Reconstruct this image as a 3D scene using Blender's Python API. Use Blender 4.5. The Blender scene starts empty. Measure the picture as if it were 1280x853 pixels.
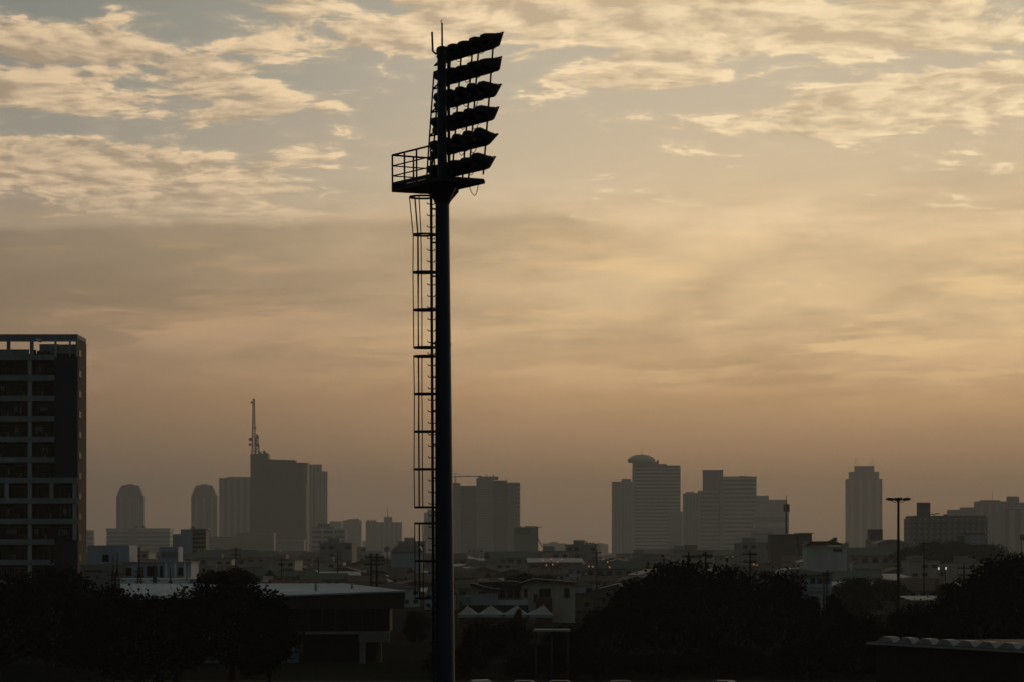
import bpy, bmesh, math, random
from mathutils import Vector, Matrix

scene = bpy.context.scene
COL = scene.collection
R = math.radians
F = 3556.0            # focal length in photograph pixels (100 mm lens, 1280 px wide)
EYE = 12.0            # camera height above the ground in metres
HORIZON = 688.0       # photograph row of the horizon

# ------------------------------------------------------------------ camera
cam_data = bpy.data.cameras.new('camera')
cam_data.sensor_width = 36.0
cam_data.lens = 36.0 * F / 1280.0
cam_data.shift_y = (HORIZON - 426.5) / 1280.0
cam_data.clip_start = 1.0
cam_data.clip_end = 40000.0
cam = bpy.data.objects.new('camera', cam_data)
cam.location = (0, 0, EYE)
cam.rotation_euler = (math.pi / 2, 0, 0)
COL.objects.link(cam)
scene.camera = cam

# ------------------------------------------------------------------ render settings
scene.view_settings.view_transform = 'Standard'
scene.view_settings.look = 'None'
scene.view_settings.exposure = 0.0
scene.view_settings.gamma = 1.0
scene.view_settings.use_curve_mapping = False
scene.cycles.use_denoising = True
scene.cycles.max_bounces = 5
scene.cycles.volume_bounces = 0
scene.cycles.sample_clamp_indirect = 4.0

# ------------------------------------------------------------------ sun and sky
SUN_AZ, SUN_EL = R(30), R(7)
sun_dir = Vector((math.sin(SUN_AZ) * math.cos(SUN_EL), math.cos(SUN_AZ) * math.cos(SUN_EL), math.sin(SUN_EL)))
sd = bpy.data.lights.new('sun', 'SUN')
sd.energy = 0.22
sd.angle = R(4)
sd.color = (1.0, 0.66, 0.36)
sun = bpy.data.objects.new('sun', sd)
sun.rotation_euler = (-sun_dir).to_track_quat('-Z', 'Y').to_euler()
sun.location = (60, 100, 60)
COL.objects.link(sun)

world = bpy.data.worlds.new('World')
scene.world = world
world.use_nodes = True
wt = world.node_tree
wt.nodes.clear()


class S:
    """a socket with arithmetic, to write node graphs as expressions"""
    tree = None

    def __init__(self, sock):
        self.s = sock

    @staticmethod
    def put(node, i, v):
        if isinstance(v, S):
            S.tree.links.new(v.s, node.inputs[i])
        else:
            node.inputs[i].default_value = v

    @staticmethod
    def m(op, *a, clamp=False):
        n = S.tree.nodes.new('ShaderNodeMath')
        n.operation = op
        n.use_clamp = clamp
        for i, v in enumerate(a):
            S.put(n, i, v)
        return S(n.outputs[0])

    def __add__(s, o): return S.m('ADD', s, o)
    def __radd__(s, o): return S.m('ADD', o, s)
    def __sub__(s, o): return S.m('SUBTRACT', s, o)
    def __rsub__(s, o): return S.m('SUBTRACT', o, s)
    def __mul__(s, o): return S.m('MULTIPLY', s, o)
    def __rmul__(s, o): return S.m('MULTIPLY', o, s)
    def __truediv__(s, o): return S.m('DIVIDE', s, o)
    def __rtruediv__(s, o): return S.m('DIVIDE', o, s)


def vec(x, y, z):
    n = S.tree.nodes.new('ShaderNodeCombineXYZ')
    for i, v in enumerate((x, y, z)):
        S.put(n, i, v)
    return S(n.outputs[0])


def sstep(v, lo, hi, a=0.0, b=1.0):
    n = S.tree.nodes.new('ShaderNodeMapRange')
    n.interpolation_type = 'SMOOTHSTEP'
    for i, x in enumerate((v, lo, hi, a, b)):
        S.put(n, i, x)
    return S(n.outputs[0])


def lin(v, lo, hi, a=0.0, b=1.0):
    n = S.tree.nodes.new('ShaderNodeMapRange')
    n.clamp = True
    for i, x in enumerate((v, lo, hi, a, b)):
        S.put(n, i, x)
    return S(n.outputs[0])


def noise(p, scale, detail=6, rough=0.55, dist=0.0):
    n = S.tree.nodes.new('ShaderNodeTexNoise')
    S.put(n, n.inputs.find('Vector'), p)
    n.inputs['Scale'].default_value = scale
    n.inputs['Detail'].default_value = detail
    n.inputs['Roughness'].default_value = rough
    n.inputs['Distortion'].default_value = dist
    return S(n.outputs[0])


def cmix(f, a, b, mode='MIX'):
    n = S.tree.nodes.new('ShaderNodeMix')
    n.data_type = 'RGBA'
    n.blend_type = mode
    n.clamp_factor = True
    for i, v in ((0, f), (6, a), (7, b)):
        if not isinstance(v, S) and i and not isinstance(v, (int, float)):
            v = tuple(v) + (1.0,) if len(v) == 3 else v
        S.put(n, i, v)
    return S(n.outputs[2])


def scale_col(c, f):
    n = S.tree.nodes.new('ShaderNodeVectorMath')
    n.operation = 'SCALE'
    S.put(n, 0, c)
    S.put(n, n.inputs.find('Scale'), f)
    return S(n.outputs[0])


def srgb(r, g, b):
    f = lambda c: (c / 255 / 12.92) if c < 10.3 else ((c / 255 + 0.055) / 1.055) ** 2.4
    return (f(r), f(g), f(b))


def ramp(v, stops, interp='EASE'):
    n = S.tree.nodes.new('ShaderNodeValToRGB')
    n.color_ramp.interpolation = interp
    el = n.color_ramp.elements
    while len(el) > 1:
        el.remove(el[-1])
    for i, (p, c) in enumerate(stops):
        e = el[0] if i == 0 else el.new(p)
        e.position = p
        e.color = tuple(c) + (1.0,)
    S.put(n, 0, v)
    return S(n.outputs[0])


S.tree = wt
tc = wt.nodes.new('ShaderNodeTexCoord')
sep = wt.nodes.new('ShaderNodeSeparateXYZ')
wt.links.new(tc.outputs['Generated'], sep.inputs[0])
dx, dy, dz = (S(sep.outputs[i]) for i in range(3))
# azimuth and elevation, in units of 1/3556 rad
az = S.m('ARCTAN2', dx, dy) * F
el_ = S.m('ARCSINE', dz) * F
up = S.m('MAXIMUM', dz, 0.0)

sky = wt.nodes.new('ShaderNodeTexSky')
sky.sky_type = 'NISHITA'
sky.sun_disc = False
sky.sun_elevation = SUN_EL
sky.sun_rotation = SUN_AZ
sky.altitude = 10
sky.air_density = 1.6
sky.dust_density = 3.0
sky.ozone_density = 1.0
clear_sky = S(sky.outputs[0])

# how close a direction is to the sun: every cloud takes its brightness from this
dots = S.m('ADD', S.m('ADD', dx * sun_dir.x, dy * sun_dir.y), dz * sun_dir.z)
glow = ramp(dots * 0.5 + 0.5, [(0.0, (0.06,) * 3), (0.45, (0.085,) * 3), (0.75, (0.34,) * 3),
                               (0.883, (1.28,) * 3), (0.93, (1.44,) * 3), (0.97, (1.30,) * 3), (1.0, (1.8,) * 3)], 'LINEAR')

# the cloud deck lies on a plane overhead, so it foreshortens towards the horizon
inv = 1.0 / (up + 0.11)
P = vec(dx * inv * 1.12, dy * inv, 0.0)
w1 = (noise(P, 3.0, 3, 0.5) - 0.5) * 0.16
w2 = (noise(vec(dx * inv * 1.12 + 7.3, dy * inv + 3.1, 0.0), 3.0, 3, 0.5) - 0.5) * 0.16
OFF = (0.026, -0.030)


def deck(ox, oy, detail):
    """cloud density on the deck: soft billows with ragged edges"""
    q = vec(dx * inv * 1.12 + w1 + ox, dy * inv + w2 + oy, 0.0)
    big = noise(q, 6.6, detail, 0.60)
    puff = noise(q, 19.0, max(2, detail - 4), 0.60)
    return big * 0.72 + puff * 0.28


n1 = deck(0.0, 0.0, 9)
n2 = deck(OFF[0], OFF[1], 5)
nl = noise(P, 2.4, 2, 0.5)


def blob(ca, ce, ra, re, tilt=0.0):
    """soft ellipse in azimuth and elevation: 1 in the middle, 0 outside"""
    u = (az - ca) / ra
    v = (el_ - ce - (az - ca) * tilt) / re
    q = S.m('ADD', u * u, v * v)
    return sstep(q, 1.0, 0.0)


# where the deck is thick, in the sky's own angles
thick = (blob(-500, 575, 260, 70, -0.10) * 0.12
         + blob(-470, 455, 330, 55, -0.13) * 0.17
         + blob(-150, 640, 260, 70) * 0.14
         + blob(260, 660, 360, 60, -0.02) * 0.20
         + blob(150, 590, 130, 32) * 0.17
         + blob(500, 640, 200, 45, 0.03) * 0.18
         + blob(480, 545, 330, 50, 0.12) * 0.17
         - blob(330, 460, 260, 60) * 0.10
         - blob(-20, 500, 220, 70, 0.05) * 0.16
         - blob(-560, 690, 120, 50) * 0.10
         - blob(-80, 420, 200, 50) * 0.14)
body = n1 + (nl - 0.5) * 0.30 + thick
lower = sstep(el_, 385.0, 455.0)             # the broken deck ends above the stratus bank
cover = S.m('MULTIPLY', (sstep(body, 0.45, 0.61) * 0.34 + sstep(body, 0.525, 0.59) * 0.66), lower)
relief = lin(n1 - n2, -0.09, 0.085)
core = sstep(body, 0.62, 0.86)
sun_lit = S.m('SUBTRACT', relief, core * 0.28)

# thin high veil behind the broken deck, stratus and smog-laden air below it
t = lin(el_, 0.0, 760.0)
left = ramp(t, [(0.0, srgb(104, 86, 71)), (0.12, srgb(113, 91, 72)), (0.25, srgb(136, 108, 82)), (0.38, srgb(147, 123, 99)),
                (0.50, srgb(150, 131, 109)), (0.545, srgb(152, 134, 113)), (0.60, srgb(148, 139, 125)), (0.76, srgb(130, 129, 120)), (1.0, srgb(108, 115, 111))], 'LINEAR')
right = ramp(t, [(0.0, srgb(122, 96, 73)), (0.12, srgb(152, 117, 84)), (0.25, srgb(190, 150, 107)), (0.38, srgb(207, 175, 132)),
                 (0.50, srgb(214, 184, 141)), (0.60, srgb(202, 178, 143)), (0.74, srgb(188, 171, 145)), (1.0, srgb(172, 164, 148))], 'LINEAR')
veil = cmix(sstep(az, -760.0, 480.0), left, right)
# streaks in the stratus
PS = vec(az * 0.0011, el_ * 0.0068 - az * 0.0002, 0.0)
st = noise(PS, 2.1, 7, 0.55, 0.6)
fine = noise(PS, 7.0, 5, 0.6, 0.4)
streak_zone = S.m('MULTIPLY', sstep(el_, 120.0, 240.0), sstep(el_, 500.0, 400.0))
mott = noise(vec(az * 0.0075, el_ * 0.021, 1.7), 1.0, 6, 0.62, 0.5)
streak = lin((st - 0.5) * 1.5 + (fine - 0.5) * 0.5 + (mott - 0.5) * 0.75, -0.33, 0.33, 0.78, 1.22)
calm = sstep(az, -450.0, 100.0, 0.45, 1.0)
veil = scale_col(veil, S.m('ADD', 1.0, (streak - 1.0) * streak_zone * calm))
# the smooth bank under the deck, darker with a crisp upper edge
edge = el_ - 405.0 + (noise(vec(az * 0.004, 0.0, 0.0), 1.0, 4, 0.6) - 0.5) * 30.0 - (az + 300.0) * 0.03
bank = S.m('MULTIPLY', sstep(edge, 7.0, -6.0), sstep(el_, 240.0, 330.0))
bank = S.m('MULTIPLY', bank, sstep(az, 260.0, -420.0))
veil = cmix(bank, veil, scale_col(veil, 0.76))
# warm rim light on the low stratus patch at the left
patch = S.m('MULTIPLY', blob(-400, 285, 270, 48), sstep(st + (fine - 0.5) * 0.7, 0.46, 0.60))
veil = cmix(patch * 0.6, veil, srgb(184, 150, 115))
# thin broken wisps low over the city, lit from the sun's side
ws = noise(vec(az * 0.0046 + (fine - 0.5) * 0.5, el_ * 0.030 - az * 0.0005, 4.2), 1.0, 7, 0.62, 0.3)
wz = S.m('MULTIPLY', sstep(el_, 165.0, 250.0), sstep(el_, 440.0, 350.0))
wisp = S.m('MULTIPLY', sstep(ws + (nl - 0.5) * 0.3, 0.50, 0.66), wz)
veil = cmix(wisp * sstep(az, -900.0, 500.0, 0.22, 0.55), veil, cmix(sstep(az, -600.0, 600.0), srgb(184, 148, 108), srgb(240, 202, 146)))

lit_col = cmix(sstep(az, -700.0, 700.0), srgb(217, 189, 152), srgb(240, 216, 174))
dim_col = cmix(sstep(az, -700.0, 700.0), srgb(158, 139, 116), srgb(194, 171, 138))
cloud = cmix(sun_lit, dim_col, lit_col)
# brightness towards and away from the sun relative to the middle of the view
veil_b = scale_col(veil, glow)
cloud_b = scale_col(scale_col(cloud, glow), 0.97)

# overhead and behind, gaps between the clouds show the clear blue sky
gap = S.m('MULTIPLY', sstep(el_, 600.0, 1500.0), 0.92)
sky_gap = cmix(gap, veil_b, scale_col(clear_sky, 0.06))
cloud_b = cmix(sstep(dots, 0.62, 0.0), cloud_b, cmix(1.0, cloud_b, (0.72, 0.95, 1.35), 'MULTIPLY'))
front = cmix(cover * 0.93, sky_gap, cloud_b)
# ground-level directions get the horizon colour
bg = wt.nodes.new('ShaderNodeBackground')
wt.links.new(front.s, bg.inputs['Color'])
bg.inputs['Strength'].default_value = 1.0
wo = wt.nodes.new('ShaderNodeOutputWorld')
wt.links.new(bg.outputs[0], wo.inputs['Surface'])
world.cycles.sampling_method = 'MANUAL'
world.cycles.sample_map_resolution = 1024

# ------------------------------------------------------------------ helpers
def W(px, py, d):
    """a point of the place: bearing and height angle measured in the photograph, at distance d"""
    return Vector(((px - 640.0) / F * d, d, EYE + (HORIZON - py) / F * d))


def X(px, d): return (px - 640.0) / F * d
def Z(py, d): return EYE + (HORIZON - py) / F * d


class MB:
    """collects shapes, then links them as one mesh object"""
    def __init__(s):
        s.v, s.f, s.mi, s.cur, s.smooth = [], [], [], 0, []

    def add(s, vs, fs, smooth=False):
        o = len(s.v)
        s.v += [tuple(v) for v in vs]
        s.f += [tuple(i + o for i in f) for f in fs]
        s.mi += [s.cur] * len(fs)
        s.smooth += [smooth] * len(fs)
        return s

    def box(s, x0, x1, y0, y1, z0, z1):
        vs = [(x, y, z) for z in (z0, z1) for y in (y0, y1) for x in (x0, x1)]
        return s.add(vs, [(0, 2, 3, 1), (4, 5, 7, 6), (0, 1, 5, 4), (2, 6, 7, 3), (0, 4, 6, 2), (1, 3, 7, 5)])

    def bar(s, p, q, w, h=None, up=(0, 0, 1)):
        """a rectangular bar from p to q"""
        p, q = Vector(p), Vector(q)
        h = h or w
        a = (q - p).normalized()
        u = Vector(up)
        if abs(a.dot(u)) > 0.95:
            u = Vector((1, 0, 0))
        b = a.cross(u).normalized()
        c = b.cross(a)
        vs = [e + b * (i * w / 2) + c * (j * h / 2) for e in (p, q) for i, j in ((-1, -1), (1, -1), (1, 1), (-1, 1))]
        return s.add(vs, [(3, 2, 1, 0), (4, 5, 6, 7)] + [(i, (i + 1) % 4, 4 + (i + 1) % 4, 4 + i) for i in range(4)])

    def tube(s, pts, r, n=6, r1=None, smooth=True, cap=True):
        pts = [Vector(p) for p in pts]
        m = len(pts)
        rings = []
        ref = None
        for i, p in enumerate(pts):
            a = (pts[min(i + 1, m - 1)] - pts[max(i - 1, 0)]).normalized()
            if ref is None or abs(ref.dot(a)) > 0.98:
                ref = Vector((0, 0, 1)) if abs(a.z) < 0.9 else Vector((1, 0, 0))
            b = a.cross(ref).normalized()
            c = b.cross(a)
            ref = c
            rr = r if r1 is None else r + (r1 - r) * i / (m - 1)
            rings += [p + (b * math.cos(k * 2 * math.pi / n) + c * math.sin(k * 2 * math.pi / n)) * rr for k in range(n)]
        fs = [(i * n + k, i * n + (k + 1) % n, (i + 1) * n + (k + 1) % n, (i + 1) * n + k) for i in range(m - 1) for k in range(n)]
        s.add(rings, fs, smooth)
        if cap:
            s.add(rings[:n], [tuple(range(n))[::-1]])
            s.add(rings[-n:], [tuple(range(n))])
        return s

    def prism(s, poly, z0, z1):
        n = len(poly)
        vs = [(x, y, z0) for x, y in poly] + [(x, y, z1) for x, y in poly]
        return s.add(vs, [tuple(range(n))[::-1], tuple(range(n, 2 * n))] + [(i, (i + 1) % n, n + (i + 1) % n, n + i) for i in range(n)])

    def extrude_y(s, poly, y0, y1):
        """outline in x and z, given thickness in y"""
        n = len(poly)
        vs = [(x, y0, z) for x, z in poly] + [(x, y1, z) for x, z in poly]
        return s.add(vs, [tuple(range(n)), tuple(range(n, 2 * n))[::-1]] + [((i + 1) % n, i, n + i, n + (i + 1) % n) for i in range(n)])

    def mesh(s, name, mats):
        me = bpy.data.meshes.new(name)
        me.from_pydata(s.v, [], s.f)
        for m in (mats if isinstance(mats, (list, tuple)) else [mats]):
            me.materials.append(m)
        me.polygons.foreach_set('material_index', s.mi)
        me.polygons.foreach_set('use_smooth', s.smooth)
        me.update()
        return me

    def build(s, name, mats, parent=None, loc=None):
        return link(name, s.mesh(name, mats), parent, loc)


def link(name, data, parent=None, loc=None, rz=0.0):
    o = bpy.data.objects.new(name, data)
    COL.objects.link(o)
    if parent:
        o.parent = parent
    if loc is not None:
        o.location = loc
    if rz:
        o.rotation_euler.z = rz
    return o


def tag(o, label=None, cat=None, group=None, kind=None):
    for k, v in (('label', label), ('category', cat), ('group', group), ('kind', kind)):
        if v:
            o[k] = v
    return o


def thing(name, label, cat, loc=(0, 0, 0), rz=0.0, group=None):
    return tag(link(name, None, None, loc, rz), label, cat, group)


def copy_tree(o, parent=None):
    c = o.copy()
    COL.objects.link(c)
    c.parent = parent
    for ch in list(o.children):
        copy_tree(ch, c)
    return c


# ------------------------------------------------------------------ materials
def mat(name, col, rough=0.8, var=0.25, scale=0.5, metal=0.0, streak=False, col2=None, spec=0.2, bump=0.0):
    m = bpy.data.materials.new(name)
    m.use_nodes = True
    S.tree = m.node_tree
    b = m.node_tree.nodes['Principled BSDF']
    c = m.node_tree.nodes.new('ShaderNodeTexCoord')
    p = S(c.outputs['Object'])
    if streak:
        mp = m.node_tree.nodes.new('ShaderNodeMapping')
        mp.inputs['Scale'].default_value = (1, 1, 0.12)
        S.put(mp, 0, p)
        p = S(mp.outputs[0])
    n = noise(p, scale, 6, 0.6)
    n2 = noise(p, scale * 7.3, 4, 0.6)
    f = lin(n * 0.7 + n2 * 0.3, 0.3, 0.7)
    lo = col2 or tuple(x * (1 - var) for x in col)
    hi = tuple(min(1, x * (1 + var * 0.6)) for x in col)
    S.put(b, 0, cmix(f, lo, hi))
    b.inputs['Roughness'].default_value = rough
    b.inputs['Metallic'].default_value = metal
    b.inputs['Specular IOR Level'].default_value = spec
    if bump:
        bn = m.node_tree.nodes.new('ShaderNodeBump')
        bn.inputs['Strength'].default_value = bump
        S.put(bn, bn.inputs.find('Height'), n2)
        m.node_tree.links.new(bn.outputs[0], b.inputs['Normal'])
    return m


def facade(name, wall, glass, floor=3.6, bay=4.0, fill=0.5):
    """a far facade: storeys and bays too small to build, as a window grid in the wall's own colours"""
    m = bpy.data.materials.new(name)
    m.use_nodes = True
    S.tree = m.node_tree
    b = m.node_tree.nodes['Principled BSDF']
    c = m.node_tree.nodes.new('ShaderNodeTexCoord')
    sp = m.node_tree.nodes.new('ShaderNodeSeparateXYZ')
    m.node_tree.links.new(c.outputs['Object'], sp.inputs[0])
    x, y, z = (S(sp.outputs[i]) for i in range(3))
    fz = S.m('FRACT', z / floor)
    fx = S.m('FRACT', (x + y * 0.73) / bay)
    win = S.m('MULTIPLY', S.m('LESS_THAN', fz, 0.55), S.m('LESS_THAN', fx, fill + 0.22))
    n = noise(S(c.outputs['Object']), 0.03, 5, 0.6)
    base = cmix(lin(n, 0.3, 0.7), tuple(v * 0.8 for v in wall), wall)
    S.put(b, 0, cmix(win * 0.8, base, glass))
    b.inputs['Roughness'].default_value = 0.7
    return m


def emitter(name, col, strength):
    m = bpy.data.materials.new(name)
    m.use_nodes = True
    b = m.node_tree.nodes['Principled BSDF']
    b.inputs['Base Color'].default_value = (0.6, 0.6, 0.6, 1)
    b.inputs['Emission Color'].default_value = tuple(col) + (1,)
    b.inputs['Emission Strength'].default_value = strength
    return m


M = dict(
    ground=mat('ground_earth', (0.018, 0.020, 0.017), 0.95, 0.5, 0.05, spec=0.0),
    steel=mat('painted_steel', (0.034, 0.052, 0.095), 0.5, 0.35, 0.8, streak=True),
    darksteel=mat('dark_steel', (0.018, 0.020, 0.024), 0.6, 0.4, 2.0),
    housing=mat('lamp_housing', (0.022, 0.028, 0.032), 0.6, 0.35, 3.0),
    lens=mat('lamp_glass', (0.03, 0.035, 0.04), 0.25, 0.1, 2.0),
    cable=mat('cable_rubber', (0.012, 0.012, 0.012), 0.7, 0.1, 2.0),
    grate=mat('platform_grating', (0.02, 0.02, 0.022), 0.7, 0.4, 6.0),
    slab=mat('grey_blue_concrete', (0.26, 0.31, 0.35), 0.85, 0.35, 0.25, streak=True),
    column=mat('column_paint', (0.38, 0.44, 0.48), 0.8, 0.35, 0.25, streak=True),
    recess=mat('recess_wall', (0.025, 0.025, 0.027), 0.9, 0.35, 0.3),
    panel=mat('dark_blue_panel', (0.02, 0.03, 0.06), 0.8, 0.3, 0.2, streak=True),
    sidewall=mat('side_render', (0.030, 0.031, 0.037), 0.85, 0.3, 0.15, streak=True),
    glass=mat('dark_window_glass', (0.012, 0.014, 0.017), 0.5, 0.2, 1.0, spec=0.12),
    frame=mat('window_frame', (0.12, 0.13, 0.13), 0.6, 0.2, 1.0),
    ac=mat('air_conditioner_shell', (0.16, 0.16, 0.155), 0.6, 0.2, 2.0),
    cloth1=mat('laundry_pale', (0.20, 0.21, 0.23), 0.9, 0.3, 2.0),
    cloth2=mat('laundry_dark', (0.07, 0.045, 0.04), 0.9, 0.3, 2.0),
    t_grey=facade('tower_grey', (0.36, 0.36, 0.34), (0.12, 0.13, 0.14)),
    t_dark=facade('tower_dark', (0.12, 0.13, 0.12), (0.06, 0.068, 0.07), 5, 4.0),
    t_pale=facade('tower_pale', (0.50, 0.49, 0.46), (0.18, 0.19, 0.2)),
    t_glass=mat('tower_glass', (0.09, 0.10, 0.105), 0.35, 0.3, 0.05),
    t_mid=facade('tower_mid', (0.25, 0.25, 0.235), (0.09, 0.1, 0.1)),
    band=mat('spandrel_concrete', (0.62, 0.61, 0.57), 0.85, 0.2, 0.05),
    pier=mat('pier_concrete', (0.46, 0.46, 0.43), 0.85, 0.25, 0.05),
    yellowish=mat('golden_cladding', (0.30, 0.25, 0.12), 0.4, 0.2, 0.05),
    white=mat('white_plaster', (0.62, 0.64, 0.66), 0.85, 0.3, 0.3, streak=True),
    bluewhite=mat('pale_blue_plaster', (0.40, 0.46, 0.56), 0.85, 0.3, 0.3, streak=True),
    roofwhite=mat('white_metal_roof', (0.38, 0.47, 0.58), 0.75, 0.35, 0.12),
    cream=mat('cream_plaster', (0.48, 0.45, 0.38), 0.85, 0.3, 0.3, streak=True),
    greyplaster=mat('grey_plaster', (0.28, 0.28, 0.27), 0.9, 0.35, 0.3, streak=True),
    brownplaster=mat('brown_plaster', (0.15, 0.125, 0.10), 0.9, 0.35, 0.3, streak=True),
    tin=mat('zinc_roof', (0.32, 0.34, 0.36), 0.6, 0.4, 0.4),
    rust=mat('rusty_roof', (0.09, 0.07, 0.06), 0.85, 0.4, 0.4),
    darkroof=mat('dark_tile_roof', (0.030, 0.032, 0.042), 0.8, 0.4, 0.4),
    greenroof=mat('green_roof', (0.045, 0.085, 0.075), 0.7, 0.3, 0.4),
    wood=mat('pole_wood', (0.035, 0.03, 0.026), 0.9, 0.3, 1.0),
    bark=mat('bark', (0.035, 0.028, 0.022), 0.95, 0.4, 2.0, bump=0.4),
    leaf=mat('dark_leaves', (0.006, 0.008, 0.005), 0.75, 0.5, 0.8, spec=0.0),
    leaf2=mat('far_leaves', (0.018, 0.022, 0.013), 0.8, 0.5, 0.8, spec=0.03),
    tent=mat('tent_canvas', (0.36, 0.38, 0.40), 0.8, 0.2, 0.6),
    fascia=mat('brown_fascia', (0.05, 0.045, 0.04), 0.85, 0.35, 0.3, streak=True),
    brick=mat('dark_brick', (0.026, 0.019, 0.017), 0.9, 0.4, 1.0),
    concrete=mat('pale_concrete', (0.20, 0.205, 0.20), 0.85, 0.3, 0.4, streak=True),
    yellowcol=mat('ochre_column', (0.16, 0.13, 0.04), 0.8, 0.3, 0.6),
    door=mat('pale_blue_door', (0.20, 0.26, 0.40), 0.6, 0.2, 0.5),
    billboard=mat('yellow_sign', (0.42, 0.27, 0.02), 0.6, 0.15, 0.5),
    pinkred=mat('red_awning', (0.14, 0.03, 0.03), 0.8, 0.3, 0.5),
    car_w=mat('white_car_paint', (0.45, 0.46, 0.48), 0.5, 0.1, 1.0, spec=0.15),
    car_b=mat('blue_car_paint', (0.04, 0.07, 0.16), 0.5, 0.1, 1.0, spec=0.15),
    car_d=mat('dark_car_paint', (0.03, 0.03, 0.033), 0.5, 0.1, 1.0, spec=0.15),
    car_s=mat('silver_car_paint', (0.22, 0.23, 0.24), 0.5, 0.1, 1.0, spec=0.15),
    tyre=mat('tyre_rubber', (0.012, 0.012, 0.012), 0.9, 0.2, 3.0),
    asphalt=mat('asphalt', (0.025, 0.025, 0.026), 0.9, 0.3, 0.5, spec=0.05),
    orange=emitter('orange_glint', (1.0, 0.38, 0.12), 0.32),
    whitelamp=emitter('white_lamp', (0.9, 0.95, 1.0), 0.7),
)

# ------------------------------------------------------------------ ground and haze
g = MB()
gn = 40
gx0, gx1, gy0, gy1 = -6000.0, 6000.0, -300.0, 12000.0
vs = [(gx0 + (gx1 - gx0) * i / gn, gy0 + (gy1 - gy0) * j / gn, 0.0) for j in range(gn + 1) for i in range(gn + 1)]
g.add(vs, [(j * (gn + 1) + i, j * (gn + 1) + i + 1, (j + 1) * (gn + 1) + i + 1, (j + 1) * (gn + 1) + i) for j in range(gn) for i in range(gn)])
tag(g.build('ground', M['ground']), kind='structure')
g = MB()
g.add([(-40, 222, 0.004), (60, 222, 0.004), (60, 262, 0.004), (-40, 262, 0.004)], [(0, 1, 2, 3)])
tag(g.build('parking_pavement', M['asphalt']), kind='structure')

HAZE = 1.0e-4
hz = MB().box(gx0 - 20, gx1 + 20, gy0 - 20, gy1 + 20, -1.0, 300.0)
hm = bpy.data.materials.new('haze_air')
hm.use_nodes = True
hm.node_tree.nodes.clear()
hv = hm.node_tree.nodes.new('ShaderNodeVolumePrincipled')
hv.inputs['Color'].default_value = (0.86, 0.93, 1.0, 1)
hv.inputs['Density'].default_value = HAZE
hv.inputs['Anisotropy'].default_value = 0.25
ho = hm.node_tree.nodes.new('ShaderNodeOutputMaterial')
hm.node_tree.links.new(hv.outputs[0], ho.inputs['Volume'])
hm.cycles.homogeneous_volume = True
tag(hz.build('haze', hm), 'brownish smog hanging over the whole city', kind='stuff')

# ------------------------------------------------------------------ towers of the far skyline
def block(t, d, x0, x1, ytop, ybot=None, dd=0.0, depth=None, m='t_grey', bands=0, piers=0, name='wall', bandm='band', cap=0.0, sub=None):
    """one body of a far building: front face at distance d+dd between two bearings, up to a height"""
    D = d + dd
    xa, xb, zt = X(x0, D), X(x1, D), Z(ytop, D)
    zb = 0.0 if ybot is None else Z(ybot, D)
    dep = depth or max(12.0, min(45.0, (xb - xa) * 0.7))
    o = t.location
    w = MB().box(xa - o.x, xb - o.x, D - o.y, D + dep - o.y, zb, zt).build(name, M[m], t)
    if cap:
        MB().box(xa - o.x - 0.8, xb - o.x + 0.8, D - o.y - 0.8, D + dep - o.y + 0.8, zt + 0.02, zt + cap).build('parapet', M[bandm], w)
    if bands:
        h = (zt - max(zb, 6.0)) / bands
        me = MB().box(xa - o.x - 0.5, xb - o.x + 0.5, D - o.y - 0.9, D + dep * 0.8 - o.y, 0.0, h * 0.48).mesh('floor_band', M[bandm])
        for k in range(bands):
            link('floor_band', me, w, (0, 0, zt - (k + 0.5) * h))
    if piers:
        pw = (xb - xa) / piers
        me = MB().box(-pw * 0.22, pw * 0.22, D - o.y - 0.8, D - o.y + 0.6, zb, zt - 1.0).mesh('pier', M['pier'])
        for k in range(piers):
            link('pier', me, w, (xa - o.x + (k + 0.5) * pw, 0, 0))
    return w


def tower(label, d, x, cat='tower', name='tower', group=None):
    return thing(name, label, cat, (X(x, d), d, 0), 0.0, group or 'high buildings of the far skyline')


def spire(t, d, x, y0, y1, r=0.5, name='antenna', dd=8.0):
    o = t.location
    MB().tube([(X(x, d) - o.x, d + dd - o.y, Z(y0, d)), (X(x, d) - o.x, d + dd - o.y, Z(y1, d))], r, 5, r * 0.35).build(name, M['darksteel'], t)


def lattice(p, h, w0, w1, n, r, mb=None):
    mb = mb or MB()
    p = Vector(p)
    cs = [(-1, -1), (1, -1), (1, 1), (-1, 1)]
    pt = lambda i, k: p + Vector((cs[i][0] * (w0 + (w1 - w0) * k / n) / 2, cs[i][1] * (w0 + (w1 - w0) * k / n) / 2, h * k / n))
    for i in range(4):
        mb.bar(pt(i, 0), pt(i, n), r * 1.4)
    for k in range(n):
        for i in range(4):
            j = (i + 1) % 4
            mb.bar(pt(i, k), pt(j, k + 1), r)
            mb.bar(pt(i, k + 1), pt(j, k + 1), r)
    return mb


D1 = 5600.0
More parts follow.
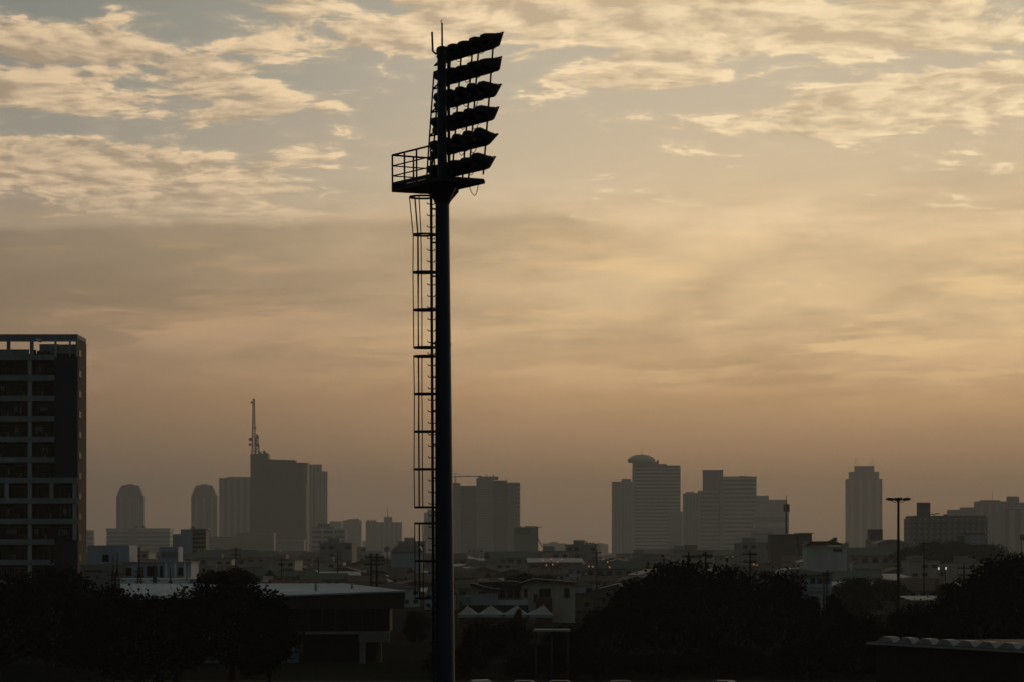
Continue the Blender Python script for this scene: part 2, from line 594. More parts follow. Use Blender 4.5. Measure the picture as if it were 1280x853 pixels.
# slab with chamfered crown, left of the pair
def chamfer_tower(label, d, x0, x1, y0, ysh, m):
    t = tower(label, d, (x0 + x1) / 2)
    o = t.location
    xa, xb = X(x0, d), X(x1, d)
    w = xb - xa
    block(t, d, x0, x1, ysh + 2, m=m, bands=0, depth=32)
    zt, zs = Z(y0, d), Z(ysh + 2, d)
    poly = [(xa + w * .03 - o.x, zs), (xb - w * .06 - o.x, zs), (xb - w * .10 - o.x, zs + (zt - zs) * .45), (xb - w * .20 - o.x, zt), (xa + w * .20 - o.x, zt), (xa + w * .08 - o.x, zs + (zt - zs) * .5)]
    MB().extrude_y(poly, d + 1 - o.y, d + 28 - o.y).build('crown', M[m], t)
    for k in range(3):
        MB().box(xa - o.x + w * (.2 + .3 * k) - 2, xa - o.x + w * (.2 + .3 * k) + 2, d - o.y - 1.2, d - o.y + 1, 8, zs - 4).build('pier', M['pier'], t)
    MB().box(xa + w * .35 - o.x, xa + w * .62 - o.x, d + 6 - o.y, d + 18 - o.y, zt + .02, zt + 2.2).build('plant_room', M['t_mid'], t)
    return t

chamfer_tower('hazy grey tower with chamfered crown rising behind the long low banded block', D1 + 300, 145, 179, 607, 618, 't_grey')
chamfer_tower('hazy grey tower with chamfered crown standing alone beside the broad flat-topped tower', D1 + 350, 239, 271.5, 607, 618, 't_grey')

t = tower('long low office block with floor bands in front of the leftmost chamfered tower', 3900, 172, 'building', 'office_block', 'mid-rise blocks at the foot of the skyline')
block(t, 3900, 133, 212, 663, m='t_grey', bands=6, cap=2.5)
block(t, 3900, 160, 170, 661, dd=-3, m='t_pale', depth=5, name='stair_tower')
for k in range(2):
    MB().box(-6 + k * 9, 0 + k * 9, 8, 14, Z(661, 3900), Z(657.5, 3900)).build('plant_room', M['t_mid'], t)

t = tower('broad flat-topped hazy tower just left of the tallest dark tower', D1, 293)
block(t, D1, 274, 314, 599, m='t_mid', piers=5, cap=2)
block(t, D1, 284, 312, 596.5, m='t_mid', dd=4, depth=20, name='plant_room', ybot=599)

# the tallest: dark tower carrying the lattice mast
dt = 4500
t = tower('tallest dark slab tower, carrying a lattice radio mast on its left end', dt, 348)
o = t.location
block(t, dt, 313, 335, 567.5, m='t_dark', depth=40, name='left_wing')
poly = [(X(335, dt) - o.x, Z(574.5, dt)), (X(369, dt) - o.x, Z(575.5, dt)), (X(369, dt) - o.x, 0), (X(335, dt) - o.x, 0)]
MB().extrude_y(poly, dt + 2 - o.y, dt + 38 - o.y).build('centre_block', M['t_dark'], t)
cv = [(X(369, dt) - o.x, 2.5), (X(379, dt) - o.x, 4.0), (X(383, dt) - o.x, 9.0), (X(384.5, dt) - o.x, 18.0), (X(384.5, dt) - o.x, 36.0), (X(369, dt) - o.x, 36.0)]
MB().prism(cv, 0, Z(578.5, dt)).build('curved_wing', M['t_dark'], t)
MB().box(X(380.2, dt) - o.x, X(383, dt) - o.x, 1.0, 4.0, Z(665, dt), Z(604, dt)).build('golden_strip', M['yellowish'], t)
for xa, xb, y in ((322, 326, 565), (328, 331, 563.5), (331.5, 334, 566)):
    MB().box(X(xa, dt) - o.x, X(xb, dt) - o.x, 8, 16, Z(567.4, dt), Z(y, dt)).build('plant_room', M['t_dark'], t)
mz = Z(567, dt)
mast = lattice((X(316.5, dt) - o.x, 10, mz), Z(498.5, dt) - mz, 6.0, 2.2, 16, 0.75).build('radio_mast', M['darksteel'], t)
lattice((X(320.5, dt) - o.x, 14, mz), Z(543, dt) - mz, 7.0, 1.6, 7, 0.7).build('radio_mast', M['darksteel'], t)
for (x, y, r) in ((312.5, 549.5, 1.6), (321.5, 547, 1.4), (312, 556, 1.3), (318.5, 535, 1.2), (314, 503, 1.0), (322, 557, 1.5)):
    MB().tube([(X(x, dt) - o.x, 6.5, Z(y, dt)), (X(x, dt) - o.x, 8.0, Z(y, dt))], r * 1.7, 10).build('dish_antenna', M['darksteel'], mast)
    MB().bar((X(x, dt) - o.x, 8.0, Z(y, dt)), (X(316.5, dt) - o.x, 10.0, Z(y, dt)), 0.3).build('dish_arm', M['darksteel'], mast)

t = tower('stepped grey tower tucked behind the right edge of the tallest dark tower', D1 + 100, 397)
block(t, D1 + 100, 383, 402, 581, m='t_mid', piers=4)
block(t, D1 + 100, 396, 409, 589.5, m='t_grey', dd=-6, piers=3)

t = tower('small banded white office block with setback roof below the stepped grey tower', 3300, 411, 'building', 'office_block', 'mid-rise blocks at the foot of the skyline')
w = block(t, 3300, 389, 419, 659, m='t_mid', depth=22, name='wall')
block(t, 3300, 419, 432, 663, m='t_mid', dd=-2, depth=20, name='side_wing')
block(t, 3300, 397, 412, 655, m='t_dark', dd=6, depth=10, ybot=659, name='plant_room')
for k in range(6):
    z = Z(661 + k * 6.2, 3300)
    MB().box(X(388.6, 3300) - t.location.x, X(432.6, 3300) - t.location.x, -3.2, -1.6, z - 2.5, z).build('floor_band', M['band'], t)
for k in range(4):
    x = X(389 + k * 14.2, 3300) - t.location.x
    MB().box(x - 1.0, x + 1.0, -3.8, -1.7, 0, Z(660, 3300)).build('pier', M['band'], t)

t = tower('pale rounded-shoulder block between the banded white office block and the spired pair', D1 + 400, 440)
block(t, D1 + 400, 428, 451.5, 651, m='t_pale', depth=40)
MB().extrude_y([(X(430, D1 + 400) - t.location.x, Z(651, D1 + 400)), (X(449, D1 + 400) - t.location.x, Z(651, D1 + 400)), (X(448, D1 + 400) - t.location.x, Z(648.6, D1 + 400)), (X(436, D1 + 400) - t.location.x, Z(649.4, D1 + 400))], 4, 30).build('crown', M['t_grey'], t)
block(t, D1 + 400, 412, 427, 652, dd=60, m='t_pale', name='rear_wing')

t = tower('twin-bodied hazy tower with a short spire on its taller core', D1 + 300, 482)
block(t, D1 + 300, 457, 471, 652, m='t_grey', dd=-8)
block(t, D1 + 300, 471, 502, 653, m='t_mid', piers=5)
block(t, D1 + 300, 480, 490, 646.5, m='t_mid', dd=6, ybot=653, name='core', depth=14)
spire(t, D1 + 300, 484.5, 646, 632, 0.9)
for x in (459, 463, 467):
    block(t, D1 + 300, x, x + 2.4, 650, dd=2, ybot=652, depth=8, name='plant_room', m='t_mid')

t = tower('slim hazy block seen through the ladder cage of the floodlight mast', D1, 536)
block(t, D1, 530, 549, 641, m='t_grey', piers=3)
block(t, D1, 534, 542, 637, m='t_mid', dd=8, ybot=641, name='plant_room', depth=10)

# condominium cluster to the right of the mast
dc = 4200
t = tower('broad condominium with stepped top and balcony edge right of the floodlight mast', dc, 612)
block(t, dc, 566, 575.5, 604, m='t_grey', dd=6, name='left_wing')
block(t, dc, 575.5, 595.5, 607.5, m='t_dark', dd=12, name='link_wing')
block(t, dc, 595.5, 617, 598, m='t_grey', name='wall')
block(t, dc, 598, 623, 596, m='t_grey', dd=5, ybot=600, name='crown', depth=16)
block(t, dc, 617, 634, 601, m='t_dark', dd=8, name='centre_wing')
block(t, dc, 634, 648, 604.5, m='t_mid', dd=3, name='right_wing', cap=1.2)
o = t.location
for k in range(16):
    z = Z(609 + k * 5.4, dc)
    MB().box(X(645.5, dc) - o.x, X(651.3, dc) - o.x, 1.0, 9.0, z - 1.4, z).build('balcony', M['band'], t)
MB().box(X(648, dc) - o.x, X(650, dc) - o.x, 4, 14, 0, Z(604, dc)).build('balcony_wall', M['t_dark'], t)
spire(t, dc, 633, 601, 597.5, 0.5)
for x in (608.5, 616.5):
    MB().tube([(X(x, dc) - o.x, 9, Z(596, dc)), (X(x, dc) - o.x, 9, Z(593.2, dc))], 1.0, 8, 0.5).build('roof_tank', M['t_dark'], t)

t = thing('tower_crane', 'thin tower crane above the condominium beside the floodlight mast', 'crane', (X(569, dc + 60), dc + 60, 0))
zc = Z(596.5, dc + 60)
lattice((0, 0, 0), zc, 2.2, 2.2, 26, 0.35).build('mast', M['darksteel'], t)
MB().bar((-9, 0, zc), (X(602, dc + 60) - t.location.x, 0, zc + 1.2), 0.8, 1.2).build('jib', M['darksteel'], t)
MB().bar((0, 0, zc), (0, 0, zc + 5.5), 0.9).build('tower_peak', M['darksteel'], t)
MB().bar((0, 0, zc + 5.3), (X(590, dc + 60) - t.location.x, 0, zc + 1.2), 0.25).bar((0, 0, zc + 5.3), (-8.5, 0, zc + .3), 0.25).build('tie_rod', M['darksteel'], t)

ds = 2600
t = tower('small building with a dark rooftop sign and leaning brace below the condominium', ds, 657, 'building', 'low_building', 'mid-rise blocks at the foot of the skyline')
o = t.location
block(t, ds, 643, 667, 660, m='greyplaster', cap=0.8)
MB().box(X(643.6, ds) - o.x, X(663, ds) - o.x, -.8, -.3, Z(668, ds), Z(660.5, ds)).build('sign_board', M['t_dark'], t)
MB().box(X(656, ds) - o.x, X(668, ds) - o.x, 2, 8, Z(659.4, ds), Z(658, ds)).build('roof_canopy', M['darksteel'], t)
block(t, ds, 666, 673, 658.5, m='yellowish', dd=1, depth=8, name='stair_tower')
MB().bar((X(672, ds) - o.x, 0, Z(673, ds)), (X(678, ds) - o.x, 0, Z(684, ds)), 0.8).bar((X(665, ds) - o.x, 1, Z(658.6, ds)), (X(677.5, ds) - o.x, 1, Z(659.3, ds)), 0.6).build('brace', M['darksteel'], t)

t = tower('dark flat-roofed box building with roof tanks between condominium and dome tower', 1500, 737.5, 'building', 'low_building', 'mid-rise blocks at the foot of the skyline')
block(t, 1500, 728, 747.5, 681, m='t_dark', cap=0.5)
for k in range(3):
    MB().box(-2.2 + k * 1.7, -1.0 + k * 1.7, 3, 5, Z(680, 1500), Z(678.6, 1500)).build('roof_tank', M['t_dark'], t)
for k in range(3):
    MB().box(X(731 + k * 5.5, 1500) - t.location.x, X(734 + k * 5.5, 1500) - t.location.x, -.25, .3, Z(692, 1500), Z(687, 1500)).build('window', M['glass'], t)

# towers right of the centre
t = tower('plain pale slab tower close behind the left side of the dome-capped tower', 5500, 778)
block(t, 5500, 765.5, 792, 602.5, m='t_grey', piers=6)
block(t, 5500, 777, 789, 599, m='t_grey', dd=5, ybot=603, name='plant_room', depth=14)

dn = 5100
t = tower('tower with a shallow overhanging dome cap and curved banded front', dn, 820)
o = t.location
xl, xm, xr = X(791.5, dn) - o.x, X(822, dn) - o.x, X(851, dn) - o.x
cv = [(xl, 4), (xl + 4, 1), (xl + 11, 0), (xm, 1), (xm + 12, 4), (xr, 9), (xr, 34), (xl, 34)]
wl = MB().prism(cv, 0, Z(583, dn)).build('wall', M['t_glass'], t)
N = 24
h = (Z(583, dn) - 8) / N
cvb = [(xl - .3, 3.4), (xl + 4, .2), (xl + 11, -.9), (xm, .1), (xm + 12, 3.1), (xr + .4, 8.2), (xr + .4, 30), (xl - .3, 30)]
bm_ = MB().prism(cvb, 0, h * 0.5).mesh('floor_band', M['band'])
for k in range(N):
    link('floor_band', bm_, wl, (0, 0, 9 + k * h))
MB().prism([(xl - .8, 0), (xl + 3.4, -1.5), (xl + 3.4, 10), (xl - .8, 10)], 0, Z(579, dn)).build('corner_pier', M['pier'], t)
for (xa, xb, y, z0) in ((791.5, 822, 577.5, 583), (822, 824, 575, 583), (824, 834, 580.2, 583), (834, 850.8, 582, 583)):
    MB().box(X(xa, dn) - o.x, X(xb, dn) - o.x, 8, 26, Z(z0, dn), Z(y, dn)).build('setback', M['t_grey'], t)
dome = MB()
cx, rx = X(802.5, dn) - o.x, X(819, dn) - X(802.5, dn)
rings = [(1.0, 578.5), (1.06, 576.2), (1.06, 574.5), (0.86, 571.6), (0.55, 569.2), (0.2, 568.2)]
nn = 20
vs = [(cx + rx * f * math.cos(2 * math.pi * k / nn), 14 + rx * f * .8 * math.sin(2 * math.pi * k / nn), Z(y, dn)) for f, y in rings for k in range(nn)]
dome.add(vs, [(i * nn + k, i * nn + (k + 1) % nn, (i + 1) * nn + (k + 1) % nn, (i + 1) * nn + k) for i in range(len(rings) - 1) for k in range(nn)] + [tuple(range(nn))[::-1], tuple((len(rings) - 1) * nn + k for k in range(nn))], True)
dome.build('dome_cap', M['band'], t)
spire(t, dn, 802.5, 568, 560, 0.4, dd=14)
MB().prism([(X(836, dn) - o.x, -2), (X(853.5, dn) - o.x, 2), (X(853.5, dn) - o.x, 10), (X(836, dn) - o.x, 10)], 0, Z(640, dn)).build('podium', M['t_grey'], t)
MB().box(X(834, dn) - o.x, X(847, dn) - o.x, -5, -2.2, 0, Z(677, dn)).build('entrance_block', M['t_dark'], t)

do = 4700
t = tower('pair of joined banded office slabs, the taller right half with a dark core', do, 900)
block(t, do, 854.5, 876, 617.5, m='t_grey', piers=5, name='left_slab')
block(t, do, 874, 898, 613.5, m='t_glass', dd=5, bands=15, name='link_slab')
block(t, do, 879.5, 904, 588.5, m='t_grey', dd=14, name='core', cap=1.0)
block(t, do, 903, 945.5, 597, m='t_glass', dd=2, bands=18, name='right_slab', cap=1.5)
block(t, do, 899.5, 905, 600, m='t_grey', dd=-3, depth=6, name='corner_pier')
block(t, do, 885, 900, 679, m='t_mid', dd=-8, depth=6, name='entrance_block')
block(t, do, 922, 943, 668, m='t_grey', dd=-8, depth=6, name='entrance_block')
random.seed(3)
for k in range(9):
    x = 857 + k * 2.2
    y = 617 - random.uniform(.5, 3.5)
    block(t, do, x, x + 1.7, y, dd=4, ybot=617.5, depth=4, m='t_mid', name='plant_room')
block(t, do, 924, 933, 595.2, dd=8, ybot=597, depth=8, m='t_grey', name='plant_room')

t = tower('pale hazy block with two steps behind the banded office slabs', 5300, 962)
block(t, 5300, 944, 961, 620, m='t_pale')
block(t, 5300, 961, 984, 625, m='t_pale', dd=6)
t = tower('pale banded hospital-like block low behind the antenna pole', 4400, 962, 'building', 'office_block', 'mid-rise blocks at the foot of the skyline')
block(t, 4400, 944, 986, 640, m='t_grey', bands=4)
t = tower('low pale block with window bands at the foot of the banded office slabs', 3100, 953, 'building', 'office_block', 'mid-rise blocks at the foot of the skyline')
block(t, 3100, 940, 966, 664, m='t_grey', bands=5, bandm='pier')

dq = 1500
t = thing('antenna_pole', 'slender telephone antenna pole with panel cluster above the dark flat roofs', 'antenna', (X(983, dq), dq, 0))
MB().tube([(0, 0, 0), (0, 0, Z(629, dq))], 0.75, 8, 0.4).build('pole', M['darksteel'], t)
for k in range(5):
    a = k * 2 * math.pi / 5
    MB().box(1.3 * math.cos(a) - .35, 1.3 * math.cos(a) + .35, 1.3 * math.sin(a) - .35, 1.3 * math.sin(a) + .35, Z(640, dq), Z(630.5, dq)).build('panel_antenna', M['darksteel'], t)
MB().tube([(0, 0, Z(630, dq)), (0, 0, Z(620, dq))], 0.22, 5).build('lightning_rod', M['darksteel'], t)

dr = 1250
t = tower('two joined dark flat-roofed boxes at the foot of the antenna pole', dr, 988, 'building', 'low_building', 'mid-rise blocks at the foot of the skyline')
block(t, dr, 963, 995, 668.5, m='brownplaster', cap=0.3)
block(t, dr, 998, 1015, 667.5, m='brownplaster', dd=3, cap=0.4, name='side_wing')
block(t, dr, 994, 999, 676, m='greyplaster', dd=4, name='link_wing')

# stepped tower with two aerials
dx_ = 6800
t = tower('stepped hazy tower with two aerials standing alone at the right', dx_, 1081)
block(t, dx_, 1059.5, 1103, 599, m='t_mid', piers=4)
block(t, dx_, 1063.5, 1099, 590, dd=4, ybot=599, m='t_mid', name='upper_storey')
block(t, dx_, 1069, 1093, 582.8, dd=8, ybot=590, m='t_mid', name='crown', depth=18)
for x, s in ((1070.5, 1), (1091.5, -1)):
    spire(t, dx_, x, 583, 570.5, 0.55)
    o = t.location
    MB().bar((X(x, dx_) - o.x, 8, Z(574, dx_)), (X(x + 3.5 * s, dx_) - o.x, 8, Z(582.5, dx_)), 0.4).build('aerial_stay', M['darksteel'], t)
t = tower('dark blue-grey cube building in front of the stepped tower with aerials', 1700, 1095, 'building', 'low_building', 'mid-rise blocks at the foot of the skyline')
block(t, 1700, 1087.5, 1103.5, 662, m='panel')
block(t, 1700, 1085, 1112, 675, dd=-3, m='greyplaster', name='podium')

t = tower('hall with a low arched roof left of the tall car park lamp', 1600, 1117, 'building', 'arched_hall', 'mid-rise blocks at the foot of the skyline')
o = t.location
arc = [(X(1097 + 40 * k / 10, 1600) - o.x, Z(682 - 6.5 * math.sin(math.pi * (k + 1.5) / 12), 1600)) for k in range(11)]
MB().extrude_y([(arc[-1][0], 0)] + arc[::-1][0:] + [(arc[0][0], 0)], 0, 30).build('wall', M['greyplaster'], t)
for k in range(10):
    MB().bar((arc[k][0], -.6, arc[k][1] + .2), (arc[k + 1][0], -.6, arc[k + 1][1] + .2), 2.4, 0.5, (0, 0, 1)).build('roof_edge', M['tin'], t)

dv = 1900
t = tower('wide mid-rise office block with floor bands and a dark cube on its roof', dv, 1187, 'building', 'office_block', 'mid-rise blocks at the foot of the skyline')
block(t, dv, 1139, 1234, 648, m='t_mid', bands=7, bandm='t_grey')
block(t, dv, 1141, 1233, 645, dd=3, ybot=648, m='t_dark', name='attic')
block(t, dv, 1148, 1163, 628.5, dd=4, ybot=645, m='t_dark', name='roof_cube', depth=8)
o = t.location
MB().bar((X(1163, dv) - o.x, 5, Z(643.5, dv)), (X(1176, dv) - o.x, 5, Z(642.2, dv)), 0.6).bar((X(1168, dv) - o.x, 5, Z(645, dv)), (X(1173, dv) - o.x, 5, Z(641.6, dv)), 0.4).build('roof_boom', M['darksteel'], t)
block(t, dv, 1180, 1184, 643.2, dd=4, ybot=645, m='t_dark', name='roof_tank', depth=3)

dw = 4000
t = tower('large pale stepped hospital-like complex at the right end of the skyline', dw, 1240, 'building', 'office_block', 'mid-rise blocks at the foot of the skyline')
block(t, dw, 1188, 1228, 637.5, m='t_grey', dd=20)
block(t, dw, 1201, 1219, 634.5, m='t_grey', dd=24, ybot=638, depth=10, name='plant_room')
block(t, dw, 1222, 1262, 627, m='t_pale', dd=4, piers=4)
block(t, dw, 1226, 1250, 625.5, m='t_grey', dd=8, ybot=627, depth=10, name='plant_room')
block(t, dw, 1260, 1300, 628.5, m='t_grey', dd=2)
block(t, dw, 1260, 1274, 621, m='t_grey', dd=8, ybot=628.5, depth=14, name='core')
block(t, dw, 1258, 1300, 637, m='t_dark', dd=-8, depth=8, name='front_wing', piers=3)
spire(t, dw, 1242, 625.5, 612, 0.35)
for x in (1263, 1269):
    spire(t, dw, x, 621, 618.8, 0.3)

t = tower('narrow hazy block peeping out right of the near apartment building', 4200, 111.5)
block(t, 4200, 104, 116.5, 663, m='t_grey', bands=5)
t = tower('hazy mid-rise pair with stepped roofs in front of the broad flat-topped tower', 4000, 300, 'building', 'office_block', 'mid-rise blocks at the foot of the skyline')
block(t, 4000, 262, 300, 671, m='t_mid')
block(t, 4000, 296, 342, 666, m='t_mid', dd=8)
block(t, 4000, 345, 380, 677, m='t_grey', dd=-8, cap=2)
t = tower('blue-grey block with dark window bands and a roof dish left of the gap', 1300, 240, 'building', 'office_block', 'mid-rise blocks at the foot of the skyline')
block(t, 1300, 226, 240, 662, m='bluewhite', name='stair_tower', depth=12)
block(t, 1300, 216, 227, 668, m='bluewhite', dd=3, name='side_wing')
w = block(t, 1300, 240, 257.5, 662, m='greyplaster', dd=.8, cap=0.4, depth=11)
for k in range(5):
    z = Z(666.5 + k * 5.4, 1300)
    MB().box(X(241, 1300) - t.location.x, X(257, 1300) - t.location.x, .55, 1.0, z - .95, z).build('window_band', M['glass'], w)
MB().tube([(0, 4, Z(661.5, 1300)), (0.4, 3.7, Z(660.2, 1300))], 0.9, 10, 1.3).build('roof_dish', M['darksteel'], t)

# a low far ridge of blocks that closes the skyline at the horizon
random.seed(11)
far_me = {}
for i in range(64):
    px = -10 + i * 20.6 + random.uniform(-7, 7)
    d = random.uniform(6900, 8600)
    hh = random.choice((16, 20, 24, 30, 36))
    ww = random.choice((30, 44, 62))
    if (hh, ww) not in far_me:
        far_me[(hh, ww)] = MB().box(-ww / 2, ww / 2, 0, 25, 0, hh).box(-ww * .2, ww * .15, 6, 16, hh + .02, hh + 3.5).mesh('far_block', M['t_mid'])
    tag(link('far_block', far_me[(hh, ww)], None, (X(px, d), d, 0)), 'low faded box building on the horizon between the towers', 'building', 'faded low blocks along the horizon')

# ------------------------------------------------------------------ apartment building at the left
da = 455.0
ap = thing('apartment_building', 'tall dark apartment building with open balconies at the left edge', 'building', (X(97, da), da, 0))
ox, oy = ap.location.x, ap.location.y
ax = lambda px: X(px, da) - ox
az_ = lambda py: Z(py, da)
YS = [446.5 + 25.65 * k for k in range(13)]
XL = -70.0
# core behind the balconies and the side wall
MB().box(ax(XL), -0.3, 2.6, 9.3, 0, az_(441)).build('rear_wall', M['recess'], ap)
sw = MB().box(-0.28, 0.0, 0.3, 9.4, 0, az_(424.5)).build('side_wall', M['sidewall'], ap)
for k, y in enumerate([437 + 25.65 * k for k in range(12)]):
    MB().box(-0.1, 0.06, 1.2, 3.4, az_(y + 8), az_(y)).build('window', M['glass'], sw)
    MB().box(-0.05, 0.12, 1.1, 3.5, az_(y + 8) - .12, az_(y + 8) - .02).build('sill', M['sidewall'], sw)
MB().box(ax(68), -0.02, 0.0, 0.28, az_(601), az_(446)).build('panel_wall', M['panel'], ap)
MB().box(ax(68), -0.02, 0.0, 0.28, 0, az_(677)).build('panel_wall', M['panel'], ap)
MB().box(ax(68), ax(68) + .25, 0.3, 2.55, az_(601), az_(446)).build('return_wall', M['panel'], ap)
for k, y in enumerate(YS):
    x1 = ax(97) - .03 if 6 <= k <= 8 else ax(68) - .02
    s_ = MB().box(ax(XL), x1, 0.02, 2.58, az_(y + 3.4) - .02, az_(y + 3.4) + .22).build('floor_slab', M['slab'], ap)
    MB().box(ax(XL), x1, -0.12, 0.10, az_(y + 3.6), az_(y - 2.9)).build('balcony_parapet', M['slab'], s_)
random.seed(5)
for k, y in enumerate(YS[:11]):
    yb = y + 25.65 - 3.0
    xs = [-40, -14, 37]
    if k == 6:
        xs += [8, 64, 93]
    if k in (7, 8):
        xs += [93]
    for x in xs:
        MB().box(ax(x - 2.3), ax(x + 2.3), -0.02, 0.5, az_(yb + 1), az_(y + 3.8)).build('column', M['column'], ap)
    for b0, b1 in ((-36, -17), (-11, 34), (40, 67)) + (((69, 90),) if 6 <= k <= 8 else ()):
        # glazed doors at the back of each balcony
        n = max(1, int((b1 - b0) / 16))
        for q in range(n):
            xa = b0 + (b1 - b0) * (q + .14) / n
            xb = b0 + (b1 - b0) * (q + .72) / n
            f_ = MB().box(ax(xa), ax(xb), 2.5, 2.62, az_(yb + .5), az_(y + 7)).build('balcony_door', M['frame'], ap)
            mid = (xa + xb) / 2
            MB().box(ax(xa + .7), ax(mid - .3), 2.44, 2.52, az_(yb), az_(y + 8)).build('pane', M['glass'], f_)
            MB().box(ax(mid + .3), ax(xb - .7), 2.44, 2.52, az_(yb), az_(y + 8)).build('pane', M['glass'], f_)
        if random.random() < .75:
            xx = random.uniform(b0 + 2, b1 - 8)
            u_ = MB().box(ax(xx), ax(xx + 6), 1.9, 2.3, az_(yb - 1.0), az_(yb - 6.0)).build('air_conditioner', M['ac'], ap)
            MB().tube([(ax(xx + 2), 1.88, az_(yb - 3.5)), (ax(xx + 2), 1.84, az_(yb - 3.5))], .24, 12).build('fan_grille', M['glass'], u_)
        if random.random() < .6:
            ww = random.uniform(b0 + 1, b1 - 12)
            ln = MB().bar((ax(ww), 0.6, az_(y + 10.5)), (ax(ww + 12), 0.6, az_(y + 10.5)), .05).build('washing_line', M['frame'], ap)
            for q in range(random.randint(3, 5)):
                hgt = random.uniform(4, 8.5)
                MB().box(ax(ww + .8 + q * 2.4), ax(ww + 2.5 + q * 2.4), .57, .63, az_(y + 10.6 + hgt), az_(y + 10.7)).build('laundry', M[random.choice(('cloth1', 'cloth2', 'cloth1'))], ln)
# roof terrace with open frame
MB().box(ax(XL), -0.02, -0.1, 0.45, az_(423.6), az_(418)).build('roof_beam', M['slab'], ap)
MB().box(-0.5, -0.03, 0.47, 9.3, az_(423.6), az_(418.3)).build('roof_beam', M['slab'], ap)
MB().box(ax(XL), -0.6, 8.7, 9.2, az_(422), az_(417.6)).build('roof_beam', M['slab'], ap)
for x in (-14, 10.5, 39.5):
    MB().box(ax(x - 2.2), ax(x + 2.2), -0.05, 0.4, az_(444), az_(423.7)).build('roof_column', M['slab'], ap)
for x in (-14, 39.5):
    MB().box(ax(x - 1.5), ax(x + 1.5), 0.5, 8.6, az_(423.2), az_(419.2)).build('roof_beam', M['slab'], ap)
for x, w_ in ((69, 1.1), (87, 1.0), (95.5, 1.2)):
    MB().box(ax(x - w_), ax(x + w_), 0.0, 0.45, az_(446), az_(423.7)).build('roof_column', M['column'], ap)
MB().box(ax(44), ax(68), 4.0, 8.5, az_(446), az_(428)).build('stair_head', M['slab'], ap)
MB().box(ax(70), ax(94), 3.0, 8.5, az_(446), az_(429)).build('lift_room', M['column'], ap)
MB().box(ax(XL), ax(34), 1.6, 1.9, az_(446), az_(436)).build('terrace_parapet', M['slab'], ap)
for k in range(5):
    MB().tube([(ax(42 + k * 4.4), 1.2, az_(444)), (ax(42 + k * 4.4), 1.2, az_(437 + k % 3))], .3, 6, .22).build('planter', M['recess'], ap)

# ------------------------------------------------------------------ white block buildings right of the apartment
db = 420.0
wb = thing('flat_roofed_house', 'bluish white flat-roofed block of several boxes beside the apartment building', 'house', (X(170, db), db, 0))
o = wb.location
bx = lambda px: X(px, db) - o.x
def wbox(x0, x1, y0, y1, dd, dep, m, nm):
    return MB().box(bx(x0), bx(x1), dd, dd + dep, max(0.0, Z(y1, db)), Z(y0, db)).build(nm, M[m], wb)
w = wbox(104, 157, 682, 800, 4, 9, 'bluewhite', 'wall')
MB().box(bx(123), bx(131), 3.86, 4.05, Z(703, db), Z(694, db)).build('window', M['glass'], w)
MB().box(bx(122), bx(132), 3.78, 4.0, Z(704.6, db), Z(703.4, db)).build('sill', M['white'], w)
wbox(100, 152, 706, 800, 0, 3.8, 'greyplaster', 'front_wing')
MB().box(bx(107), bx(128), -.14, .02, Z(714.6, db), Z(713.4, db)).build('ledge', M['glass'], wb)
w = wbox(152, 238, 704, 800, 1, 10, 'bluewhite', 'wall')
for k, (x0, x1, y0, y1) in enumerate(((171, 178, 709, 722), (183, 196, 708, 721), (199, 203, 708, 722), (156, 163, 710, 720), (222, 230, 710, 720))):
    MB().box(bx(x0), bx(x1), .88, 1.02, Z(y1, db), Z(y0, db)).build('window', M['glass'], w)
MB().box(bx(150), bx(239.5), .6, 12, Z(704, db) + .02, Z(702.6, db)).build('parapet', M['greyplaster'], wb)
wbox(193, 217, 684, 703, 6, 6, 'bluewhite', 'roof_room')
for k in range(3):
    MB().box(bx(196 + k * 7), bx(201 + k * 7), 5.86, 6.02, Z(697, db), Z(690, db)).build('window', M['greyplaster'], wb)
for k in range(3):
    wbox(206 + k * 11.5, 208.5 + k * 11.5, 704, 724, .5, .4, 'white', 'pilaster')
w = wbox(150, 254, 723, 800, -8, 8, 'white', 'annex')
MB().box(bx(152), bx(240), -12, -8.1, Z(733.2, db), Z(732.6, db) + .1).build('canopy', M['roofwhite'], wb)
wbox(152, 240, 733.5, 800, -12, 3.8, 'roofwhite', 'front_wall')

def lattice_pylon(px, d, ytop, label, w=1.3):
    t = thing('lattice_mast', label, 'mast', (X(px, d), d, 0), 0, 'thin masts beside the white blocks')
    z = Z(ytop, d)
    lattice((0, 0, 0), z * .78, w, .35, 7, .09).build('lattice', M['darksteel'], t)
    MB().tube([(0, 0, z * .76), (0, 0, z)], .14, 5, .07).build('rod', M['darksteel'], t)
    for k in range(3):
        MB().bar((-.7, 0, z * (.74 - .06 * k)), (.7, 0, z * (.74 - .06 * k)), .12).build('cross_arm', M['darksteel'], t)
    return t
lattice_pylon(146.5, 395, 691, 'thin dark lattice mast in front of the white blocks, nearest the apartment building', 1.6)
lattice_pylon(174, 398, 686, 'thin dark lattice mast in front of the white blocks, second from the apartment building')
lattice_pylon(194, 398, 702, 'thin dark lattice mast in front of the white blocks, third from the apartment building')
lattice_pylon(213.5, 398, 708, 'short dark lattice mast in front of the right end of the white blocks', 1.7)
lattice_pylon(141.5, 396, 693, 'very thin dark mast close by the leftmost lattice mast', .5)

